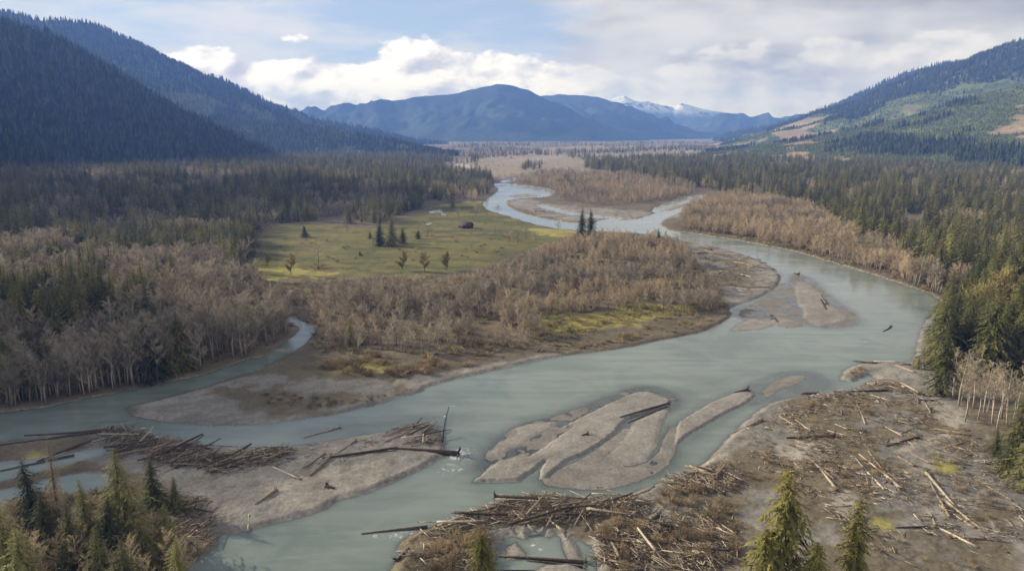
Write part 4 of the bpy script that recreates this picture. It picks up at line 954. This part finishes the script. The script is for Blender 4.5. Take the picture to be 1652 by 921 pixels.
# the logs one can point to: ends in pixels (root end first), radius, look
BIG = [
 ((690,851),(583,861),.45,.22,'drift_dark',0,'long dark log jutting from the central jam into the river'),
 ((714,715),(724,656),.20,.09,'drift_dark',0,'half-sunk dark log trailing foam off the bar tip'),
 ((738,734),(640,728),.85,.40,'drift_dark',1,'massive dark log with root wad in foaming water at the bar tip'),
 ((640,728),(520,745),.45,.30,'drift_dark',0,'long dark log lying along the spine of the gravel tongue'),
 ((455,733),(330,757),.60,.40,'drift_dark',1,'thick black log crossing the head of the gravel tongue'),
 ((448,738),(340,768),.45,.30,'drift_dark',0,'dark log lying alongside the thick black one'),
 ((470,728),(390,742),.38,.22,'drift',1,'brown log with roots beyond the thick black log'),
 ((548,690),(490,706),.35,.18,'drift',1,'brown rooted log near the far edge of the gravel tongue'),
 ((533,742),(500,772),.50,.24,'drift',1,'stout brown log with upturned roots on the gravel tongue'),
 ((525,735),(488,760),.30,.16,'drift',0,'brown log beside the stout rooted one'),
 ((574,715),(540,738),.28,.12,'drift',1,'slim log with curled roots at mid gravel tongue'),
 ((445,798),(412,818),.42,.18,'drift',1,'short rooted log alone on the smooth gravel tongue'),
 ((484,778),(440,757),.26,.12,'drift_pale',1,'pale log slanting over the gravel tongue'),
 ((400,858),(402,834),.30,.16,'drift_pale',0,'curved pale log at the low edge of the gravel tongue'),
 ((528,789),(540,792),.45,.30,'drift_dark',1,'dark stump in the hollow of the gravel tongue'),
 ((700,715),(668,690),.28,.14,'drift_pale',0,'pale pole leaning over the tip log pile'),
 ((1078,652),(1000,676),.38,.22,'drift_dark',1,'dark log with root knob at the head of the river island'),
 ((1076,656),(1012,682),.28,.16,'drift_dark',0,'second dark log beside the root knob of the river island'),
 ((948,704),(938,706),.35,.2,'drift_dark',1,'small dark stump on the river island'),
 ((1206,632),(1184,634),.6,.35,'drift_dark',1,'dark arched stump at the head of the second gravel island'),
 ((1245,512),(1254,520),.5,.25,'drift_dark',1,'dark spiky snag on the shoal in the river bend'),
 ((1332,492),(1322,476),.5,.25,'drift',1,'brown log on the bar in the river bend'),
 ((1325,486),(1332,500),.4,.2,'drift_dark',1,'dark rooted log on the bar in the river bend'),
 ((1288,443),(1280,441),.6,.3,'drift_dark',1,'dark stump in the shallows above the bend bar'),
 ((1437,527),(1424,535),.35,.2,'drift_dark',1,'dark snag standing in open river at the bend'),
 ((1470,592),(1395,584),.50,.30,'drift',1,'long tan log floating across the inlet mouth'),
 ((1415,588),(1376,582),.40,.20,'drift_dark',0,'dark log end at the outer tip of the inlet logs'),
 ((1450,588),(1410,583),.36,.22,'drift_pale',0,'pale log resting on the inlet logs'),
 ((1475,605),(1444,592),.36,.2,'drift_pale',0,'grey-white log leaning ashore from the inlet logs'),
 ((1482,640),(1452,620),.42,.2,'drift_pale',1,'long pale log pointing to the inlet'),
 ((1460,630),(1436,618),.26,.14,'drift_pale',0,'short white log by the long pale one'),
 ((1322,636),(1293,635),.50,.40,'drift_dark',0,'dark log lying in the shallow inlet edge'),
 ((1430,634),(1345,634),.42,.24,'drift_dark',1,'long dark log parallel to the inlet'),
 ((1228,682),(1182,698),.42,.2,'drift',1,'brown log alone on the sloping beach of the wide bar'),
 ((1345,710),(1268,711),.55,.4,'drift_dark',1,'thick dark log across the middle of the wide bar'),
 ((1480,715),(1428,728),.40,.2,'drift_dark',1,'curved dark log below the sandy path'),
 ((1455,711),(1428,695),.26,.14,'drift_pale',0,'pale straight log above the curved dark one'),
 ((1310,655),(1286,678),.30,.14,'drift',0,'brown log angled toward the beach of the wide bar'),
 ((1395,690),(1382,655),.28,.14,'drift_pale',0,'pale pole on the wide bar'),
 ((1500,672),(1488,650),.26,.12,'drift_pale',0,'pale pole beside the sandy path'),
 ((1350,800),(1310,750),.45,.20,'drift_pale',1,'pale rooted log in the pair behind the slim mossy conifer'),
 ((1345,782),(1300,742),.35,.18,'drift',0,'brown log in the pair behind the slim mossy conifer'),
 ((1452,800),(1385,740),.50,.20,'drift_pale',1,'long pale log sloping down the wide bar'),
 ((1425,800),(1378,745),.34,.16,'drift_pale',0,'slimmer pale log parallel to the long pale one'),
 ((1440,790),(1400,735),.30,.16,'drift',0,'brown log parallel to the long pale one'),
 ((1492,772),(1560,850),.45,.22,'drift_pale',1,'long pale log running toward the lower corner of the bar'),
 ((1525,820),(1580,862),.36,.20,'drift_pale',0,'pale log crossing the lower end of the long one'),
 ((1530,845),(1500,790),.36,.20,'drift',0,'brown log under the crossing pale logs'),
 ((1056,785),(1018,800),.22,.14,'drift_pale',0,'pale pole on the water edge beside the central jam'),
 ((1050,790),(1010,806),.22,.14,'drift_pale',0,'second pale pole on the water edge beside the central jam'),
 ((1062,838),(1032,858),.45,.2,'drift_dark',1,'dark rooted log between the central jam and the sand flat'),
 ((942,908),(802,897),.45,.25,'drift_dark',1,'long dark log bridging the jam pools'),
 ((940,916),(850,904),.32,.2,'drift_dark',0,'second dark log bridging the jam pools'),
 ((860,858),(826,826),.34,.20,'drift_pale',0,'pale log slanting over the jam pools'),
 ((910,862),(872,832),.34,.18,'drift_pale',0,'grey-white log leaning off the central jam'),
 ((1015,838),(1040,820),.26,.12,'drift_pale',0,'pale pole at the landward end of the central jam'),
 ((180,694),(40,703),.55,.30,'drift_dark',1,'very long dark log reaching across the lower channel'),
 ((165,700),(0,722),.45,.25,'drift_dark',0,'dark log floating along the backwater'),
 ((160,712),(60,745),.45,.25,'drift_dark',0,'dark log between backwater and channel'),
 ((120,735),(0,760),.40,.22,'drift_dark',0,'low dark log on the far edge of the backwater'),
 ((640,905),(660,888),.40,.2,'drift_dark',1,'dark root at the waterside end of the central jam'),
]
for a, b, r0, r1, mm, rt, lab in BIG:
    q = gnd([a, b]); log(q[0], q[1], r0, r1, lab, None, mm, bool(rt))
# jams: countable logs on top, splinters beneath
JAM = [
 ([(330,742),(380,732),(460,726),(470,740),(400,760),(340,775)], 16, (5,14), 1.3, 'dark log in the heap along the thick black log', .35), # polygon, count, length range, direction (px slope angle, spread), stack height, label, group
 ([(180,696),(240,700),(300,718),(350,728),(340,752),(280,760),(220,750),(190,725)], 34, (6,16), 2.8, 'weathered log in the big jam beside the shore grove', 1.2),
 ([(640,690),(690,686),(712,702),(700,722),(655,718),(630,704)], 16, (6,13), 1.6, 'brown log in the pile at the gravel tongue tip', .8),
 ([(235,830),(290,800),(335,812),(345,850),(345,885),(290,885),(235,868)], 20, (4,11), 1.2, 'bleached log in the lower jam below the shore grove', .6),
 ([(790,815),(830,802),(930,802),(1000,806),(1050,815),(1055,838),(980,838),(900,850),(850,848),(790,858),(740,862),(700,862)], 46, (6,16), 1.6, 'brown log stacked on the central jam', .3),
 ([(960,850),(1050,850),(1180,850),(1195,930),(965,930)], 16, (4,11), .9, 'driftwood log in the brush by the large mossy conifer', 2.4),
 ([(1060,775),(1130,755),(1200,770),(1190,800),(1100,805)], 12, (5,11), .8, 'driftwood log in the shore tangle by the sand flat', 2.4),
]
sticks = []
def pxlen(c_, lab): return None
for poly, n, (l0, l1), zst, lab, th in JAM:
    p = smooth_poly(gnd(poly)); lo, hi = p.min(0), p.max(0); k_ = 0
    while k_ < n:
        q = np.array([random.uniform(lo[0], hi[0]), random.uniform(lo[1], hi[1])])
        if not inpoly(p, q[:1], q[1:])[0]: continue
        a = th + random.gauss(0, .55); L = random.uniform(l0, l1); d_ = np.array([math.cos(a), math.sin(a)])*L/2
        zb = max(float(terrain(q[:1], q[1:])[0][0]), 0); zz = zb + random.random()**1.3*zst
        r0 = .12 + .32*random.random()**2; mm = random.choice(['drift', 'drift', 'drift_pale', 'drift_dark', 'drift_dark'] if 'heap' not in lab else ['drift', 'drift_dark', 'drift_dark']); rt = random.random() < .22
        lb = {'drift': 'brown', 'drift_pale': 'bleached pale', 'drift_dark': 'dark'}[mm]; tl = lab.split(' log ')[1]
        lb = ('long ' if L > (l0 + l1*2)/3 else 'short ' if L < (l0*2 + l1)/3 else '') + lb + (' rooted' if rt else '') + ' log ' + tl
        log(q - d_, q + d_, r0, r0*random.uniform(.4, .8), lb, 'logs ' + tl, mm, rt, zz + r0, zz + r0 + random.uniform(-.5, .7)); k_ += 1
    sticks.append((poly, .55, (1.2, 9), th, zst*.85))
sticks += [([(1200,700),(1290,640),(1400,605),(1500,640),(1555,700),(1652,780),(1652,930),(1400,930),(1300,800),(1130,790),(1130,760)], .85, (.5, 5), 2.4, .4),
           ([(1105,394),(1160,398),(1230,418),(1262,446),(1248,468),(1190,484),(1150,440)], 3.6, (3, 10), 2.6, .3), ([(820,328),(900,355),(1000,360),(1040,345),(960,340),(880,333)], 7, (4, 12), .2, .3),
           ([(330,735),(460,722),(640,700),(700,720),(560,745),(440,790),(340,800)], 1.6, (1, 6), .35, .2), ([(960,850),(1060,790),(1200,770),(1200,930),(960,930)], .8, (1, 5), 1.2, .5),
           ([(650,870),(760,845),(800,860),(790,930),(650,930)], .7, (1, 5), .6, .8), ([(880,550),(1160,515),(1170,505),(1000,560),(890,572)], 5, (2, 6), .3, .1),
           ([(150,692),(200,692),(340,720),(350,760),(190,755)], .8, (2, 8), 2.2, .9)]
SC_ = [([(1210,690),(1290,640),(1400,608),(1500,650),(1560,720),(1652,790),(1640,900),(1480,880),(1400,800),(1280,770),(1180,750)], 34, 'scattered driftwood log on the wide gravel bar', (4, 12), 'drift logs strewn on the wide bar'),
       ([(1110,396),(1160,399),(1225,418),(1256,444),(1240,466),(1190,480),(1140,430)], 26, 'bleached drift log on the bar inside the river bend', (6, 15), 'drift logs on the bend bar'),
       ([(835,334),(900,355),(990,360),(1030,346),(950,342)], 14, 'bleached drift log on the island by the rapids', (7, 18), 'drift logs on the rapids island')]
for poly, n, lab, (l0, l1), grp in SC_:
    p = smooth_poly(gnd(poly)); lo, hi = p.min(0), p.max(0); k_ = 0
    while k_ < n:
        q = np.array([random.uniform(lo[0], hi[0]), random.uniform(lo[1], hi[1])])
        if not inpoly(p, q[:1], q[1:])[0] or terrain(q[:1], q[1:])[0][0] < .1: continue
        a = 2.5 + random.gauss(0, .6); L = random.uniform(l0, l1); d_ = np.array([math.cos(a), math.sin(a)])*L/2; r0 = random.uniform(.16, .36)*(1.3 if 'rapids' in lab or 'bend' in lab else 1)
        mm = random.choice(['drift_pale', 'drift', 'drift', 'drift_dark']); rt = random.random() < .25
        lb = ('long ' if L > (l0 + l1*2)/3 else 'short ' if L < (l0*2 + l1)/3 else '') + {'drift': 'brown', 'drift_pale': 'bleached', 'drift_dark': 'dark'}[mm] + (' rooted' if rt else '') + ' drift log ' + lab.split(' log ')[1]
        log(q - d_, q + d_, r0, r0*.6, lb, grp, mm, rt); k_ += 1
v_, f_, mi_ = [], [], []
nv = 0
for poly, spc, (l0, l1), th, zst in sticks:
    p = smooth_poly(gnd(poly)); lo, hi = p.min(0), p.max(0); n = int((hi - lo).prod()/spc**2)
    q = rng.uniform(lo, hi, (n, 2)); q = q[inpoly(p, q[:, 0], q[:, 1])]
    q = q[fbm(q[:, 0]/9, q[:, 1]/9, 77, 4) > (rng.uniform(-.25, .2, len(q)) if zst > .5 else rng.uniform(-.10, .22, len(q)))]
    z, s = terrain(q[:, 0], q[:, 1]); k_ = z > -.25; q, z = q[k_], np.maximum(z[k_], 0)
    n = len(q); a = th + rng.normal(0, .7, n); L = l0 + (l1 - l0)*rng.random(n)**2.2; r_ = (.03 + .15*rng.random(n)**3)*(1 + spc*.12)
    d_ = np.stack([np.cos(a)*L/2, np.sin(a)*L/2, rng.normal(0, .06, n)*L/2 + .0], 1)
    c_ = np.stack([q[:, 0], q[:, 1], z + r_ + rng.random(n)**1.6*zst], 1)
    sd_ = np.stack([-np.sin(a), np.cos(a), 0*a], 1)*r_[:, None]; up_ = np.zeros((n, 3)); up_[:, 2] = r_*1.2
    vs = np.stack([c_ - d_ - sd_, c_ - d_ + sd_, c_ - d_ + up_, c_ + d_ - sd_*.6, c_ + d_ + sd_*.6, c_ + d_ + up_*.6], 1).reshape(-1, 3)
    base = nv + np.arange(n)[:, None, None]*6
    tf = np.array([(0, 3, 5), (0, 5, 2), (1, 2, 5), (1, 5, 4), (0, 1, 4), (0, 4, 3), (0, 2, 1), (3, 4, 5)])[None]
    v_.append(vs); f_.append((base + tf).reshape(-1, 3)); mi_.append(np.repeat(rng.choice([0, 0, 0, 0, 1, 2, 2, 2], n), 8)); nv += n*6
me = mesh_np('driftwood_debris', np.concatenate(v_), np.concatenate(f_), [M['drift'], M['drift_pale'], M['drift_dark']], False, np.concatenate(mi_))
tag(obj('driftwood_debris', me), 'broken branches and splinters littering jams and bars', None, None, 'stuff')

# ------------------------------------------------------------------ barn in the meadow
def box(mb, a, b):
    x0, y0, z0 = a; x1, y1, z1 = b
    mb.add(([(x0,y0,z0),(x1,y0,z0),(x1,y1,z0),(x0,y1,z0),(x0,y0,z1),(x1,y0,z1),(x1,y1,z1),(x0,y1,z1)],
            [(0,2,1),(0,3,2),(4,5,6),(4,6,7),(0,1,5),(0,5,4),(1,2,6),(1,6,5),(2,3,7),(2,7,6),(3,0,4),(3,4,7)]))
q = gnd([(751, 371)])[0]; bz = float(terrain(q[:1], q[1:])[0][0])
barn = obj('barn', None, None, (q[0], q[1], bz)); barn.rotation_euler = (0, 0, R(-18)); tag(barn, 'old barn with dull red-brown roof standing in the meadow', 'barn')
LX, LY, EZ, RZ = 7.0, 4.4, 2.8, 6.2
w_ = MB(); w_.add(([(-LX,-LY,-.5),(LX,-LY,-.5),(LX,LY,-.5),(-LX,LY,-.5),(-LX,-LY,EZ),(LX,-LY,EZ),(LX,LY,EZ),(-LX,LY,EZ),(-LX,0,RZ-.25),(LX,0,RZ-.25)],
   [(0,1,5),(0,5,4),(2,3,7),(2,7,6),(1,2,6),(1,6,5),(5,6,9),(3,0,4),(3,4,7),(7,4,8)]))
obj('wall', w_.me('wall', M['barn_wall']), barn)
for s_ in (-1, 1):
    rf = MB(); y0 = s_*(LY + .7); z0 = EZ - .45
    rf.add(([(-LX-.6,y0,z0),(LX+.6,y0,z0),(LX+.6,0,RZ),(-LX-.6,0,RZ),(-LX-.6,y0,z0+.18),(LX+.6,y0,z0+.18),(LX+.6,0,RZ+.18),(-LX-.6,0,RZ+.18)],
            [(0,1,2),(0,2,3),(4,6,5),(4,7,6),(0,4,5),(0,5,1),(1,5,6),(1,6,2),(3,2,6),(3,6,7),(0,3,7),(0,7,4)]))
    obj('roof', rf.me('roof', M['barn_roof']), barn)
dm = MB(); box(dm, (LX+.003, -1.6, -.3), (LX+.10, 1.6, 2.9)); obj('door', dm.me('door', M['barn_dark']), barn)
for x0 in (-5, 0.2):
    dm = MB(); box(dm, (x0, -LY-.08, .9), (x0+1.3, -LY-.003, 2.1)); obj('window', dm.me('window', M['barn_dark']), barn)
dm = MB(); box(dm, (3.2, -LY-.10, -.3), (6.2, -LY-.003, 2.5)); obj('door', dm.me('door', M['barn_dark']), barn)

# ------------------------------------------------------------------ air
hz = MB(); box(hz, (-16800, -16800, -3.0), (16800, 16800, 900.0))
M['haze'] = mat('haze')
vol = node('ShaderNodeVolumePrincipled'); vol.inputs['Color'].default_value = (0.17, 0.35, 1.0, 1); vol.inputs['Absorption Color'].default_value = (.5, .5, .5, 1); vol.inputs['Density'].default_value = 0.92e-4; vol.inputs['Anisotropy'].default_value = 0.1
o_ = node('ShaderNodeOutputMaterial'); link(vol.outputs[0], o_.inputs['Volume'])
tag(obj('haze', hz.me('haze', M['haze'])), 'thin blue air filling the valley', None, None, 'stuff')

# ------------------------------------------------------------------ cumulus added out of view to shade the forest and near bank
M['cloud'] = mat('cloud'); cd_ = node('ShaderNodeBsdfDiffuse'); cd_.inputs[0].default_value = (0.9, 0.9, 0.9, 1)  # surface of the unseen cumulus added for shade
ct_ = node('ShaderNodeBsdfTranslucent'); ct_.inputs[0].default_value = (0.9, 0.9, 0.9, 1)
cx_ = node('ShaderNodeMixShader'); cx_.inputs[0].default_value = 0.12; link(cd_.outputs[0], cx_.inputs[1]); link(ct_.outputs[0], cx_.inputs[2]); out(cx_.outputs[0])
def cloud(gx_, gy_, rx, ry, rot, seed, label, zc=1450.0):
    """an added, unseen flat-bottomed cumulus whose shadow falls about the ground point gx_, gy_"""
    c0 = np.array([gx_, gy_, 0]) + np.array(sd)*(zc/sd[2])
    nu, nw = 72, 30
    u_, w_ = np.meshgrid(np.linspace(0, 2*np.pi, nu, endpoint=False), np.linspace(-np.pi/2, np.pi/2, nw)); u_, w_ = u_.ravel(), w_.ravel()
    x, y, z = np.cos(w_)*np.cos(u_), np.cos(w_)*np.sin(u_), np.sin(w_)
    k_ = 1 + 1.1*fbm(x*2.3 + z + 9, y*2.3 - z + seed, seed, 5)
    x, y, z = x*k_*rx, y*k_*ry, np.where(z > 0, z*k_*min(rx, ry)*.55, z*min(rx, ry)*.16)
    P_ = np.stack([x*math.cos(rot) - y*math.sin(rot), x*math.sin(rot) + y*math.cos(rot), z + min(rx, ry)*.2], 1)
    tag(obj('added_shade_clouds', mesh_np('added_shade_clouds', P_, gridfaces(nw, nu, True), [M['cloud']], True), None, c0), label, None, None, 'stuff')
cloud(-850, 1160, 440, 310, -.30, 4, 'broad unseen cumulus added to shade the forest under the hills')
cloud(-1000, 760, 430, 240, -.2, 8, 'unseen cumulus added beside the broad one for more shade')
cloud(-310, 285, 135, 125, .3, 13, 'small unseen cloud shred added to shade the bank')
print('logs', NLOG[0], 'objects', len(bpy.data.objects))
